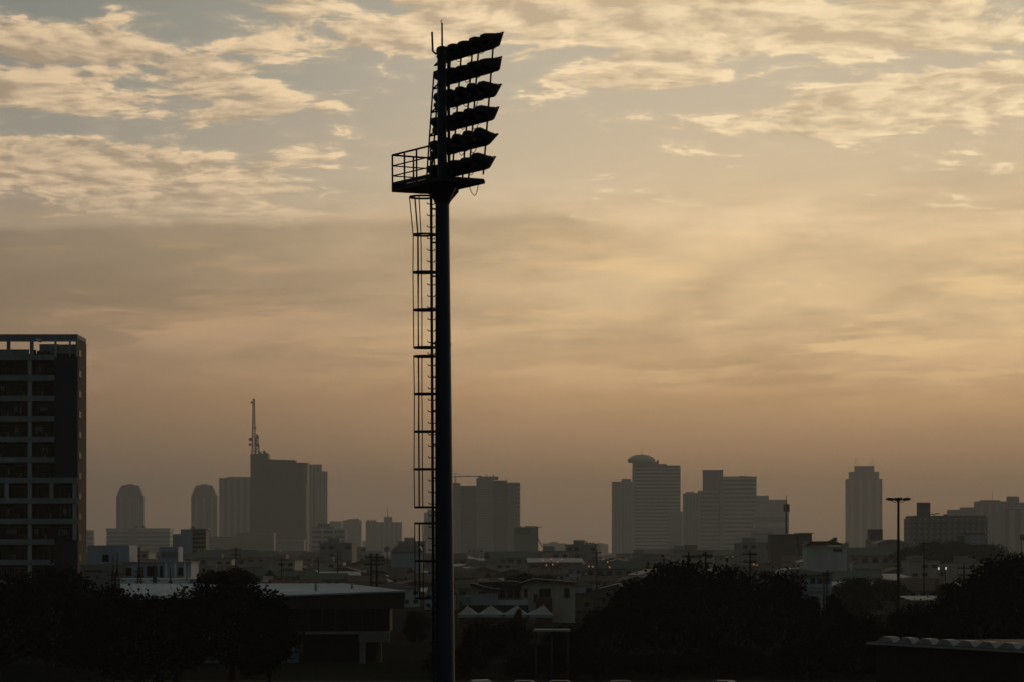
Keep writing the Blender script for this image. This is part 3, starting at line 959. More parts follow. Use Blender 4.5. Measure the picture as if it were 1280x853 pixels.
# ------------------------------------------------------------------ pavilion with the pale roof
dp = 300.0
pv = thing('pavilion', 'low pavilion with broad pale roof and brown fascia left of the mast', 'building', (X(400, dp), dp, 0))
o = pv.location
V = lambda px, py, d: W(px, py, d) - o
fr = [(150, 749, dp), (330, 745, dp), (508, 738.6, dp)]
bk = [(432, 729.6, 332), (150, 730, 332)]
top = [V(*p) for p in fr + bk]
n = len(top)
vs = top + [p - Vector((0, 0, .16)) for p in top]
MB().add(vs, [(0, 1, 4), (1, 3, 4), (1, 2, 3), (9, 6, 5), (9, 8, 6), (8, 7, 6)] + [((i + 1) % n, i, n + i, n + (i + 1) % n) for i in range(n)]).build('roof', M['roofwhite'], pv)
# standing seams of the roof sheets
for k in range(30):
    xa = 150 + 358 * (k + .5) / 30
    ya = 749 + (745 - 749) * (xa - 150) / 180 if xa < 330 else 745 + (738.6 - 745) * (xa - 330) / 178
    xb = 150 + 282 * (k + .5) / 30
    MB().bar(V(xa, ya, dp) + Vector((0, .1, .03)), V(xb, 729.8, 332) + Vector((0, -.1, .05)), .04, .025).build('roof_seam', M['roofwhite'], pv)
for k, (xs_, ys_) in enumerate(((395, 310), (440, 312), (300, 314))):
    MB().tube([Vector((X(xs_, ys_) - o.x, ys_ - o.y, 7.2)), Vector((X(xs_, ys_) - o.x, ys_ - o.y, 8.35))], .16, 8).build('roof_vent', M['tin'], pv)
zf = Z(761.5, dp)
f0, f1, f2 = (V(*p) for p in fr)
fz = lambda p: p.z - .18
fa = MB()
ring = [(f0.x, fz(f0)), (f0.x, zf + .3), (f1.x, zf), (f2.x - .25, zf), (f2.x - .1, fz(f2)), (f1.x, fz(f1))]
fa.extrude_y([(x, z) for x, z in ring], .25, 1.0)
fa.build('fascia', M['fascia'], pv)
br = V(432, 729.6, 332)
vs = [(f2.x - .2, 1.05, zf), (f2.x - .2, 1.05, fz(f2)), (br.x - .2, br.y - .3, br.z - .2), (br.x - .2, br.y - .3, zf)]
vs += [(x - .3, y, z) for x, y, z in vs]
MB().add(vs, [(0, 1, 2, 3), (7, 6, 5, 4), (0, 4, 5, 1), (1, 5, 6, 2), (2, 6, 7, 3), (3, 7, 4, 0)]).build('side_fascia', M['fascia'], pv)
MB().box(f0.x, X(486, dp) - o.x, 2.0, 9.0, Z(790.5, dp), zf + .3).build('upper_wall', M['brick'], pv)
bmw = MB().box(X(380, dp) - o.x, X(486.5, dp) - o.x, 1.0, 1.9, Z(793.4, dp), Z(790.2, dp)).build('beam', M['concrete'], pv)
MB().box(X(448.5, dp) - o.x, X(487, dp) - o.x, .4, .98, Z(803, dp), Z(791.5, dp)).build('beam', M['concrete'], pv)
MB().box(X(449, dp) - o.x, X(455.5, dp) - o.x, .6, 1.2, 0, Z(803.1, dp)).build('column', M['concrete'], pv)
MB().tube([(X(472, dp) - o.x, 2.4, 0), (X(472, dp) - o.x, 2.4, Z(791, dp))], .34, 12).build('column', M['yellowcol'], pv)
MB().box(f0.x, X(360, dp) - o.x, 3.0, 3.4, 0, Z(790.6, dp)).build('front_wall', M['concrete'], pv)
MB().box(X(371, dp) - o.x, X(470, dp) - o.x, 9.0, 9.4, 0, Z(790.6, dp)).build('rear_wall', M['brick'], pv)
MB().box(X(360.2, dp) - o.x, X(370, dp) - o.x, 3.02, 3.3, Z(830, dp), Z(796, dp)).build('door_leaf', M['door'], pv)
for k in range(6):
    MB().box(X(384 + k * 17, dp) - o.x - .08, X(384 + k * 17, dp) - o.x + .08, 1.75, 2.02, Z(789, dp), zf).build('pilaster', M['fascia'], pv)

# ------------------------------------------------------------------ white houses and tents right of the mast
dh = 470.0
wh = thing('white_house', 'low white house with dark low-pitched roof right of the mast', 'house', (X(675, dh), dh, 0))
o = wh.location
hx = lambda px: X(px, dh) - o.x
hz_ = lambda py: Z(py, dh)
w = MB().extrude_y([(hx(652), 0), (hx(652), hz_(731.5)), (hx(668), hz_(727.8)), (hx(719), hz_(731.5)), (hx(719), 0)], 0, 12).build('wall', M['cream'], wh)
for pts in (((649.5, 732.2), (667.5, 726.2)), ((667.5, 726.2), (721.5, 731.0))):
    (xa, ya), (xb, yb) = pts
    MB().add([(hx(xa), -.8, hz_(ya) + .05), (hx(xb), -.8, hz_(yb) + .05), (hx(xb), 12.6, hz_(yb) + .05), (hx(xa), 12.6, hz_(ya) + .05),
              (hx(xa), -.8, hz_(ya) + .35), (hx(xb), -.8, hz_(yb) + .35), (hx(xb), 12.6, hz_(yb) + .35), (hx(xa), 12.6, hz_(ya) + .35)],
             [(3, 2, 1, 0), (4, 5, 6, 7), (0, 1, 5, 4), (1, 2, 6, 5), (2, 3, 7, 6), (3, 0, 4, 7)]).build('roof', M['darkroof'], wh)
for x0, x1, y0, y1 in ((655, 659.5, 736, 746), (674, 688.5, 736, 747), (705, 712, 735.5, 746), (667, 672, 743, 752)):
    wn = MB().box(hx(x0), hx(x1), -.1, .05, hz_(y1), hz_(y0)).build('window', M['glass'], w)
    MB().box(hx(x0) - .1, hx(x1) + .1, -.2, -.02, hz_(y1) - .2, hz_(y1) - .05).build('sill', M['frame'], wn)
MB().box(hx(670), hx(690), -3.0, -1.4, 0, hz_(748)).build('awning', M['pinkred'], wh)
bh = thing('white_house', 'bluish white shed with slanted roof edge next to the mast', 'house', (X(603, dh - 6), dh - 6, 0))
o = bh.location
hx = lambda px: X(px, dh - 6) - o.x
w = MB().extrude_y([(hx(588.5), 0), (hx(588.5), hz_(730.5)), (hx(592), hz_(730.8)), (hx(612), hz_(736.5)), (hx(622), hz_(737.5)), (hx(622), 0)], 0, 9).build('wall', M['bluewhite'], bh)
MB().box(hx(598), hx(608.5), -.1, .04, hz_(741.2), hz_(739)).build('vent', M['glass'], w)
for (xa, ya, xb, yb) in ((588, 729.8, 592, 730.2), (592, 730.2, 612, 735.9), (612, 735.9, 624, 737.0)):
    MB().bar((hx(xa), 4, hz_(ya)), (hx(xb), 4, hz_(yb)), 10.5, .3).build('roof', M['darkroof'], bh)
MB().box(hx(578), hx(588.4), 1, 8, 0, hz_(745)).build('lean_to', M['greyplaster'], bh)
lk = thing('low_building', 'dark-roofed link building with a row of doors between the two white houses', 'house', (X(637, dh + 3), dh + 3, 0))
o = lk.location
hx = lambda px: X(px, dh + 3) - o.x
w = MB().box(hx(620), hx(653), 0, 9, 0, hz_(736)).build('wall', M['greyplaster'], lk)
MB().extrude_y([(hx(590), hz_(737)), (hx(655), hz_(737)), (hx(652), hz_(729)), (hx(640), hz_(727)), (hx(600), hz_(728))], -.8, 10).build('roof', M['darkroof'], lk)
for k in range(3):
    MB().box(hx(625 + k * 9), hx(632 + k * 9), -.1, .05, hz_(748), hz_(738)).build('door', M['glass'], w)
MB().box(hx(575), hx(660), -9, -6.5, 0, hz_(756)).build('front_wall', M['panel'], lk)
MB().box(hx(612), hx(660), -6.3, -5.8, 0, hz_(750)).build('garden_wall', M['white'], lk)

dtn = 425.0
for i, (x0, xp, x1, yp, lab) in enumerate(((572, 584, 599, 757.5, 'white peaked tent nearest the mast'), (596, 613, 631, 757, 'white peaked tent second from the mast'),
                                           (628, 646, 661, 757, 'white peaked tent third from the mast, partly behind a bush'), (658, 680, 691, 756.5, 'white peaked tent farthest from the mast'))):
    t = thing('tent', lab, 'tent', (X(xp, dtn), dtn, 0), 0, 'white tents in a row below the white houses')
    o = t.location
    xa, xb, xc = X(x0, dtn) - o.x, X(x1, dtn) - o.x, 0.0
    ze, zp = Z(768.5, dtn), Z(yp, dtn)
    dep = 4.4
    def canopy():
        n = 8
        vs, fs = [], []
        cor = [(xa, 0), (xb, 0), (xb, dep), (xa, dep)]
        for s_ in range(5):
            f_ = s_ / 5
            hgt = ze + (zp - ze) * (f_ ** 1.25)
            vs += [(cx_ * (1 - f_) + xc * f_, cy_ * (1 - f_) + dep / 2 * f_, hgt) for cx_, cy_ in cor]
        vs.append((xc, dep / 2, zp))
        for s_ in range(4):
            fs += [(s_ * 4 + k, s_ * 4 + (k + 1) % 4, s_ * 4 + 4 + (k + 1) % 4, s_ * 4 + 4 + k) for k in range(4)]
        fs += [(16 + k, 16 + (k + 1) % 4, 20) for k in range(4)]
        return MB().add(vs, fs)
    canopy().build('canopy', M['tent'], t)
    MB().box(xa, xb, -.03, .02, ze - .45, ze - .02).build('valance', M['tent'], t)
    for cx_, cy_ in ((xa, .1), (xb, .1), (xa, dep), (xb, dep)):
        MB().tube([(cx_ * .97, cy_, 0), (cx_ * .97, cy_, ze)], .05, 6).build('leg', M['frame'], t)

t = thing('shelter', 'small shelter with long pale flat roof in the dark below the tents', 'shelter', (X(690, 262), 262, 0))
o = t.location
MB().box(X(667, 262) - o.x, X(713, 262) - o.x, 0, 2.4, Z(790, 262), Z(787.6, 262) + .02).build('roof', M['tin'], t)
for x in (670, 690, 710):
    MB().tube([(X(x, 262) - o.x, 1.2, 0), (X(x, 262) - o.x, 1.2, Z(790, 262))], .08, 8).build('post', M['darksteel'], t)
MB().bar((X(667.5, 262) - o.x, .1, Z(789, 262)), (X(667.5, 262) - o.x, .1, Z(783, 262)), .12).build('flagpole_stub', M['frame'], t)

# ------------------------------------------------------------------ shed with pale roof monitors, bottom right
sh = thing('long_shed', 'long dark shed with a row of pale roof monitors at bottom right', 'shed', (X(1092, 222), 222, 0))
o = sh.location
p0 = W(1092, 803.5, 222) - o
p1 = W(1300, 813.5, 202) - o
dirv = (p1 - p0)
yaw = math.atan2(dirv.y, dirv.x)
L = math.hypot(dirv.x, dirv.y)
sh.rotation_euler.z = yaw
zE = p0.z
MB().box(0, L, .2, 13.8, 0, zE - .1).build('wall', M['brick'], sh)
MB().add([(-.3, -.3, zE - .09), (L, -.3, zE - .09), (L, 14.2, zE - .09), (-.3, 14.2, zE - .09), (-.3, -.3, zE + .06), (L, -.3, zE + .06), (L, 7, zE + .12), (-.3, 7, zE + .12), (L, 14.2, zE + .06), (-.3, 14.2, zE + .06)],
         [(3, 2, 1, 0), (4, 5, 6, 7), (7, 6, 8, 9), (0, 1, 5, 4), (2, 3, 9, 8), (0, 4, 7, 9, 3), (1, 2, 8, 6, 5)]).build('roof', M['rust'], sh)
MB().box(-.35, L, -.46, -.32, zE - .14, zE + .02).build('gutter', M['tin'], sh)
for k in range(8):
    xa = .1 + k * 2.72
    poly = [(xa, zE + .08), (xa + 2.45, zE + .08), (xa + 1.95, zE + .47), (xa + 1.0, zE + .52)]
    MB().extrude_y(poly, .2, 1.0).build('roof_monitor', M['tin'], sh)

# ------------------------------------------------------------------ trees
def leaf_cloud(mb, clumps, n, size, rng):
    tot = sum(r[0] * r[1] * r[2] for _, r in clumps)
    for c, r in clumps:
        m = int(n * (r[0] * r[1] * r[2]) ** (1 / 1.3) / sum((q[0] * q[1] * q[2]) ** (1 / 1.3) for _, q in clumps))
        for _ in range(m):
            v = Vector((rng.gauss(0, 1), rng.gauss(0, 1), rng.gauss(0, 1))).normalized()
            k = rng.random() ** 0.40 * (1.0 + (rng.uniform(.1, .6) if rng.random() < .18 else 0.0))
            p = Vector((c[0] + v.x * r[0] * k, c[1] + v.y * r[1] * k, c[2] + v.z * r[2] * k))
            a = Vector((rng.gauss(0, 1), rng.gauss(0, 1), rng.gauss(0, .7))).normalized()
            b = a.cross(Vector((rng.gauss(0, 1), rng.gauss(0, 1), rng.gauss(0, 1)))).normalized()
            s1, s2 = size * rng.uniform(.6, 1.35), size * rng.uniform(.35, .7)
            mb.add([p - a * s1 * .5, p + b * s2 * .5, p + a * s1 * .5, p - b * s2 * .5], [(0, 1, 2, 3)])


def make_tree(seed, h, w, leaves, size, trunk_frac=.3, lobes=13):
    """unit meshes of a trunk with limbs and a leafy crown"""
    rng = random.Random(seed)
    tr, cr = MB(), MB()
    fork = h * trunk_frac
    tr.tube([(0, 0, 0), (.1, .05, fork * .5), (0, 0, fork)], w * .045, 8, w * .032)
    clumps = []
    for i in range(lobes):
        a = i * 2.399 + rng.uniform(-.4, .4)
        lvl = (i + .5) / lobes
        rad = w * .5 * (math.sin(math.pi * (.18 + .74 * lvl)) ** .8) * rng.uniform(.40, .92)
        z = h * (trunk_frac + .10 + (1 - trunk_frac - .22) * lvl)
        c = (math.cos(a) * rad, math.sin(a) * rad, z)
        rr = w * rng.uniform(.095, .21)
        clumps.append((c, (rr * 1.15, rr * 1.15, rr * .72)))
        q = (c[0] * .55, c[1] * .55, fork + (z - fork) * .6)
        tr.tube([(0, 0, fork * .9), q, (c[0], c[1], z)], w * .018, 5, w * .006)
    clumps.append(((0, 0, h * .68), (w * .28, w * .28, h * .20)))
    leaf_cloud(cr, clumps, leaves, size, rng)
    return tr.mesh('trunk', M['bark']), cr


TREES = []
for i, (h, w, tf, lb) in enumerate(((10, 11, .12, 26), (10, 8.5, .14, 20), (10, 13, .08, 30), (10, 7, .14, 16))):
    tm, cr = make_tree(20 + i, h, w, 9500, .50, tf, lb)
    TREES.append((tm, cr.mesh('crown', M['leaf']), cr.mesh('crown', M['leaf2']), h, w))


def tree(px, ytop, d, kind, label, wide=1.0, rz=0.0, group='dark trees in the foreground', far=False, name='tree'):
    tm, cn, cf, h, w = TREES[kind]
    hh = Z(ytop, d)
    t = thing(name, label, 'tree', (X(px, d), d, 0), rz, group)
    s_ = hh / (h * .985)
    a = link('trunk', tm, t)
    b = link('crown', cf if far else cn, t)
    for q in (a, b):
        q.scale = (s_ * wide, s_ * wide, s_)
    return t


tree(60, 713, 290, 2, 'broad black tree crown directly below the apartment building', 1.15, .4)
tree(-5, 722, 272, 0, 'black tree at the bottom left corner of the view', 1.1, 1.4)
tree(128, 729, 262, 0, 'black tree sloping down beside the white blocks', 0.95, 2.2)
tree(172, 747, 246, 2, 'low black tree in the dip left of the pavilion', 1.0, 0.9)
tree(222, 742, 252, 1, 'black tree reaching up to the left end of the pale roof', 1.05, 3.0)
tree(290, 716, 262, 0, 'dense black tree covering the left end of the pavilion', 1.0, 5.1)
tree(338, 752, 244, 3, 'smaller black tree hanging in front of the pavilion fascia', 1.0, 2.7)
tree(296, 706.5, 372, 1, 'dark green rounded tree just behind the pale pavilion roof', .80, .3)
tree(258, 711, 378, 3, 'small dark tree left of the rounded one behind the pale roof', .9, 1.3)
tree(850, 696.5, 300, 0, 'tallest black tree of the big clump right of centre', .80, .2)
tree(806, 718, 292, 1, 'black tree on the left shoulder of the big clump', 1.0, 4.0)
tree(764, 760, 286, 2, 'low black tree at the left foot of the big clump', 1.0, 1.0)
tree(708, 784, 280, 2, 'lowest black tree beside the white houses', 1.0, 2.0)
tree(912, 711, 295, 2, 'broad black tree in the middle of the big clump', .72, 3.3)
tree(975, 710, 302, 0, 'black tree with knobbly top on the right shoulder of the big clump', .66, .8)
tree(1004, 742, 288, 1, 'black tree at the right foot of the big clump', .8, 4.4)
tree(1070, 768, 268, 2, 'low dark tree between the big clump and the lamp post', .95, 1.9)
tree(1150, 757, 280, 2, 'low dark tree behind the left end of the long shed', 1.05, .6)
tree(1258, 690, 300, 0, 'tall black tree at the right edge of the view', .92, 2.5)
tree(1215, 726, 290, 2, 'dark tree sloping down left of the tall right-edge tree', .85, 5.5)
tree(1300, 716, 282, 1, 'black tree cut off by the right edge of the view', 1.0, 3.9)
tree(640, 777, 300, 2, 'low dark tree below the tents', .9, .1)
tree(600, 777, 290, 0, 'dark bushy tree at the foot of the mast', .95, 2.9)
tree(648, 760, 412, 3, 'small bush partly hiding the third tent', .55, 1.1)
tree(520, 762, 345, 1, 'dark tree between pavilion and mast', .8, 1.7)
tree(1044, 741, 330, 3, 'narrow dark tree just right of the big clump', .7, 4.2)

# low shrubs closing the dark ground under the trees
rs = random.Random(77)
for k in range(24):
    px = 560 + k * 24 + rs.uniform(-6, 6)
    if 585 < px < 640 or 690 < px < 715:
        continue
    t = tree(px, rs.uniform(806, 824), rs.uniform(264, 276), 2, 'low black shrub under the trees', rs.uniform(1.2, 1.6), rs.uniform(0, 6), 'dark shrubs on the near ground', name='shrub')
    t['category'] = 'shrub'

# ------------------------------------------------------------------ the low city between trees and skyline
def house_kind(seed, w, dep, h, rooftype, wallm, roofm, nwin, floors):
    rng = random.Random(seed)
    wall = MB().box(-w / 2, w / 2, 0, dep, 0, h)
    roof = MB()
    if rooftype == 'gable_x':
        r = h + w * .13
        wall.extrude_y([(-w / 2, h), (w / 2, h), (0, r)], 0.02, dep - .02)
        for s_ in (-1, 1):
            roof.bar((s_ * (w / 2 + .4), dep / 2, h - .02), (0, dep / 2, r + .12), dep + 1.0, .16, (0, 0, 1))
    elif rooftype == 'gable_y':
        r = h + dep * .2
        vs = [(-w / 2 - .5, -.6, h - .05), (w / 2 + .5, -.6, h - .05), (w / 2 + .5, dep / 2, r), (-w / 2 - .5, dep / 2, r), (w / 2 + .5, dep + .6, h - .05), (-w / 2 - .5, dep + .6, h - .05)]
        vs += [(x, y, z + .15) for x, y, z in vs]
        roof.add(vs, [(3, 2, 1, 0), (5, 4, 2, 3), (6, 7, 8, 9), (9, 8, 10, 11), (0, 1, 7, 6), (4, 5, 11, 10), (1, 2, 8, 7), (2, 4, 10, 8), (3, 0, 6, 9), (5, 3, 9, 11)])
    elif rooftype == 'hip':
        r = h + 1.6
        vs = [(-w / 2 - .5, -.5, h), (w / 2 + .5, -.5, h), (w / 2 + .5, dep + .5, h), (-w / 2 - .5, dep + .5, h), (-w * .22, dep / 2, r), (w * .22, dep / 2, r)]
        roof.add(vs, [(3, 2, 1, 0), (0, 1, 5, 4), (1, 2, 5), (2, 3, 4, 5), (3, 0, 4)])
    elif rooftype == 'mono':
        roof.add([(-w / 2 - .4, -.7, h - .3), (w / 2 + .4, -.7, h - .3), (w / 2 + .4, dep + .3, h + 1.1), (-w / 2 - .4, dep + .3, h + 1.1), (-w / 2 - .4, -.7, h - .15), (w / 2 + .4, -.7, h - .15), (w / 2 + .4, dep + .3, h + 1.25), (-w / 2 - .4, dep + .3, h + 1.25)],
                 [(3, 2, 1, 0), (4, 5, 6, 7), (0, 1, 5, 4), (1, 2, 6, 5), (2, 3, 7, 6), (3, 0, 4, 7)])
    else:
        roof.box(-w / 2 - .2, w / 2 + .2, -.2, .2, h + .02, h + .8).box(-w / 2 - .2, w / 2 + .2, .22, dep + .2, h + .02, h + .3)
        roof.box(-w * .3, w * .05, dep * .4, dep * .8, h + .32, h + 2.6)
    wins = []
    for f in range(floors):
        for k in range(nwin):
            if rng.random() < .15:
                continue
            x = -w / 2 + w * (k + .5) / nwin
            z = h * (f + .36) / floors
            wins.append((x, z, w / nwin * .27, h / floors * .42))
    return dict(wall=wall.mesh('wall', M[wallm]), roof=roof.mesh('roof', M[roofm]),
                win=MB().box(-1, 1, -.1, .06, 0, 1).mesh('window', M['glass']), wins=wins, w=w, h=h,
                flat=None, mbs=(wall, roof), mats=(M[wallm], M[roofm]))


KINDS = [
    (house_kind(1, 12, 10, 5.2, 'gable_x', 'white', 'tin', 4, 1), 'white gabled house with zinc roof among the low rooftops', 'house', 'house'),
    (house_kind(2, 16, 11, 6.2, 'gable_y', 'greyplaster', 'rust', 5, 2), 'grey two-storey house with rusty ridge roof among the low rooftops', 'house', 'house'),
    (house_kind(3, 11, 10, 9.2, 'flat', 'cream', 'greyplaster', 3, 3), 'cream three-storey shophouse with flat roof among the low rooftops', 'shophouse', 'shophouse'),
    (house_kind(4, 18, 12, 5.0, 'mono', 'brownplaster', 'tin', 5, 1), 'brown workshop with single-slope zinc roof among the low rooftops', 'workshop', 'workshop'),
    (house_kind(5, 13, 11, 6.4, 'hip', 'bluewhite', 'darkroof', 4, 2), 'pale blue house with dark hipped roof among the low rooftops', 'house', 'house'),
    (house_kind(6, 20, 13, 7.0, 'gable_y', 'greyplaster', 'greenroof', 6, 2), 'long grey house with green ridge roof among the low rooftops', 'house', 'house'),
    (house_kind(7, 14, 11, 12.6, 'flat', 'greyplaster', 'greyplaster', 4, 4), 'grey four-storey flat-roofed house standing above the low rooftops', 'house', 'house'),
    (house_kind(8, 22, 14, 4.4, 'gable_x', 'brownplaster', 'rust', 5, 1), 'wide brown shed with rusty gable roof among the low rooftops', 'shed', 'shed'),
]
for K in KINDS:
    k = K[0]
    mb = MB()
    mb.add(k['mbs'][0].v, k['mbs'][0].f)
    mb.cur = 1
    mb.add(k['mbs'][1].v, k['mbs'][1].f)
    mb.cur = 2
    for x, z, a, b in k['wins']:
        mb.box(x - a, x + a, -.12, .05, z, z + b)
    k['flat'] = mb.mesh('small_house', list(k['mats']) + [M['glass']])


def house(px, d, i, rz=0.0, sc=1.0, label=None, sz=1.0):
    k, lab, cat, nm = KINDS[i]
    t = thing(nm, label or lab, cat, (X(px, d), d, 0), rz, None if label else 'low rooftops of the city: ' + lab.split(' among')[0].split(' standing')[0])
    t.scale = (sc, sc, sc * sz)
    w = link('wall', k['wall'], t)
    link('roof', k['roof'], t)
    for x, z, a, b in k['wins']:
        o_ = link('window', k['win'], w, (x, 0, z))
        o_.scale = (a, 1, b)
    return t


def far_house(px, d, i, rz=0.0, sc=1.0):
    k, lab, cat, nm = KINDS[i]
    o_ = tag(link('small_' + nm, k['flat'], None, (X(px, d), d, 0), rz), 'distant ' + lab, cat, 'distant low rooftops: ' + lab.split(' among')[0].split(' standing')[0])
    o_.scale = (sc, sc, sc)
    return o_


# houses one can pick out
house(1034, 900, 0, .05, 1.35, 'white house with low dark ridge roof right of the two dark boxes', 1.15)
t = thing('white_house', 'white house with dark curved-end roof below the stepped aerial tower', 'house', (X(1034, 780), 780, 0))
o = t.location
q = lambda px: X(px, 780) - o.x
w = MB().box(q(1009), q(1059), 0, 12, 0, Z(683, 780)).build('wall', M['white'], t)
MB().extrude_y([(q(1006), Z(682.6, 780)), (q(1012), Z(677, 780)), (q(1044), Z(676.5, 780)), (q(1057), Z(682.4, 780))], -.8, 13).build('roof', M['rust'], t)
MB().extrude_y([(q(1040), Z(676.6, 780)), (q(1047), Z(672, 780)), (q(1048), Z(676.6, 780))], 2, 9).build('roof_vent', M['rust'], t)
MB().box(q(1041.5), q(1052.5), -.15, .05, Z(690, 780), Z(686.2, 780)).build('window', M['glass'], w)
MB().box(q(1057.5), q(1061.5), 1, 3, 0, Z(678.5, 780)).build('chimney', M['greyplaster'], t)
t = thing('long_shed', 'bluish white gabled hall with pale roof right of the big tree clump', 'hall', (X(1000, 520), 520, 0))
o = t.location
q = lambda px: X(px, 520) - o.x
w = MB().extrude_y([(q(1002), 0), (q(1002), Z(720, 520)), (q(1040), Z(720, 520)), (q(1040), 0)], 0, 14).build('wall', M['bluewhite'], t)
MB().extrude_y([(q(976), Z(719, 520)), (q(982), Z(712, 520)), (q(1000), Z(710.5, 520)), (q(1044), Z(719.4, 520))], -.8, 15).build('roof', M['tin'], t)
for y in (733.5, 737.5):
    MB().box(q(1010), q(1040), -.5, .05, Z(y + 1, 520), Z(y, 520)).build('ledge', M['white'], t)
for k in range(3):
    MB().box(q(1013 + k * 9), q(1019 + k * 9), -.1, .06, Z(730, 520), Z(723, 520)).build('window', M['glass'], w)
t = thing('low_building', 'pale teal building on the rise below the hospital-like complex', 'building', (X(1218, 1250), 1250, 0))
MB().box(-4.2, 4.4, 0, 9, 0, Z(668, 1250)).build('wall', M['bluewhite'], t)
MB().box(-7.0, -4.25, .5, 8, 0, Z(670, 1250)).build('stair_tower', M['brownplaster'], t)
MB().box(-4.5, 4.7, -.4, 9.3, Z(668, 1250) + .02, Z(667, 1250)).build('parapet', M['greenroof'], t)
t = thing('dish_house', 'pale blue roofed house with a satellite dish left of the ladder cage', 'house', (X(506, 900), 900, 0))
o = t.location
q = lambda px: X(px, 900) - o.x
MB().box(q(489), q(528), 0, 10, 0, Z(690, 900)).build('wall', M['bluewhite'], t)
MB().extrude_y([(q(488), Z(690, 900)), (q(494), Z(683, 900)), (q(503), Z(681, 900)), (q(524), Z(682.5, 900)), (q(529), Z(690, 900))], -.6, 10.5).build('roof', M['tin'], t)
MB().tube([(q(484), 1, Z(687.5, 900)), (q(483.4), .7, Z(686.9, 900))], .4, 12, 1.1).build('satellite_dish', M['greyplaster'], t)
MB().tube([(q(484), 1.2, 0), (q(484), 1.2, Z(688, 900))], .12, 6).build('dish_post', M['darksteel'], t)

random.seed(42)
spots = []
def free(px, d, r):
    for a, b, c in spots:
        if abs(X(a, b) - X(px, d)) < (r + c) * .72 and abs(b - d) < 11:
            return False
    spots.append((px, d, r))
    return True

# nearer rows: houses with walls, roofs and windows
n = 0
for tries in range(6000):
    d = 530 + 620 * random.random() ** 1.1
    px = random.uniform(240, 1290)
    if 560 < px < 735 and d < 545:
        continue
    if 965 < px < 1060 and d < 560 or 1000 < px < 1064 and 760 < d < 800:
        continue
    if px < 545 and d < 600:
        continue
    i = random.choices(range(8), (3, 3, 1.2 if d > 850 else 0, 3, 3, 1, 0, 2))[0]
    if not free(px, d, KINDS[i][0]['w'] * .3):
        continue
    house(px, d, i, random.uniform(-.35, .35), random.uniform(.46, .72) if d < 850 else random.uniform(.6, .9))
    n += 1
    if n >= 290:
        break
# farther rows: too small to show their parts
n = 0
for tries in range(2500):
    d = 1160 + 2300 * random.random() ** 1.4
    px = random.uniform(100, 1290)
    i = random.choices(range(8), (3, 3, 3, 3, 2, 2, .7, 3))[0]
    if not free(px, d, KINDS[i][0]['w'] / 2):
        continue
    far_house(px, d, i, random.uniform(-.4, .4), random.uniform(.95, 1.35))
    n += 1
    if n >= 170:
        break

# trees among the houses
random.seed(8)
labs = ('dark rounded tree among the low rooftops', 'slim dark tree among the low rooftops', 'spreading dark tree among the low rooftops', 'small upright dark tree among the low rooftops')
n = 0
for tries in range(400):
    d = 470 + 1300 * random.random() ** 1.6
    px = random.uniform(240, 1290)
    if 560 < px < 735 and d < 520 or px < 560 and d < 560 or 960 < px < 1065 and d < 800:
        continue
    if not free(px, d, 5):
        continue
    k = random.randrange(4)
    hgt = random.uniform(4.5, 8.0)
    tree(px, HORIZON + (EYE - hgt) * F / d, d, k, labs[k], random.uniform(.9, 1.3), random.uniform(0, 6), 'trees among the low rooftops: ' + labs[k].split(' among')[0], True)
    n += 1
    if n >= 62:
        break
# wooded rise under the right-hand complex
for k in range(7):
    d = 1120 + 9 * k
    tree(1150 + k * 14, 682 - 5 * math.sin(k / 6 * 3.1), d, k % 4, 'dark tree on the wooded rise before the pale complex', 1.5, k, 'trees on the wooded rise at the right', True)

# ------------------------------------------------------------------ utility poles, lamps, sign
def utility_pole(px, d, ytop, label, arms=2, yaw=.3, w=2.2, group='utility poles in the low city'):
    t = thing('utility_pole', label, 'pole', (X(px, d), d, 0), yaw, group)
    z = Z(ytop, d)
    MB().tube([(0, 0, 0), (0, 0, z)], .2, 8, .14).build('pole', M['wood'], t)
    for k in range(arms):
        c = MB().box(-w / 2, w / 2, -.08, .08, z - .7 - k * 1.1, z - .5 - k * 1.1).build('cross_arm', M['wood'], t)
        for q_ in (-.9, -.5, .5, .9):
            MB().tube([(q_ * w / 2, 0, z - .5 - k * 1.1), (q_ * w / 2, 0, z - .22 - k * 1.1)], .07, 6).build('insulator', M['greyplaster'], c)
    return t

for px, d, y, lab in ((464, 430, 692, 'left one of two close utility poles left of the ladder cage'), (471, 432, 692, 'right one of two close utility poles left of the ladder cage'),
                      (861, 420, 691, 'utility pole rising just behind the tallest tree of the big clump'), (882, 420, 690, 'utility pole with a side arm right of the tallest clump tree'),
                      (937.5, 410, 688, 'utility pole over the right part of the big tree clump'), (1034, 500, 713, 'left one of two utility poles before the bluish hall'),
                      (1030, 505, 715, 'thin utility pole right beside the left pole of the bluish hall'), (352, 700, 697, 'utility pole beyond the left half of the pale pavilion roof'),
                      (398, 760, 695, 'utility pole beyond the middle of the pale pavilion roof'), (295, 620, 684, 'tall utility pole above the rounded tree behind the pavilion'),
                      (422, 800, 688, 'utility pole beyond the right half of the pale pavilion roof'), (1155, 560, 676, 'tall thin utility pole left of the wooded rise'),
                      (1205, 470, 706, 'utility pole near the two lit lamps'), (746, 620, 688, 'utility pole at the right of the dark box building')):
    utility_pole(px, d, y, lab)

# horizontal racks between the two close poles
t = thing('pole_rack', 'cable rack of three short bars fixed beside the two close utility poles', 'rack', (X(468, 431), 431, 0))
for k in range(3):
    MB().bar((X(464, 431) - t.location.x, -.3, Z(700.5 + 14.2 * k, 431)), (X(481.5, 431) - t.location.x, -.3, Z(701 + 14.2 * k, 431)), .16).build('rack_bar', M['darksteel'], t)

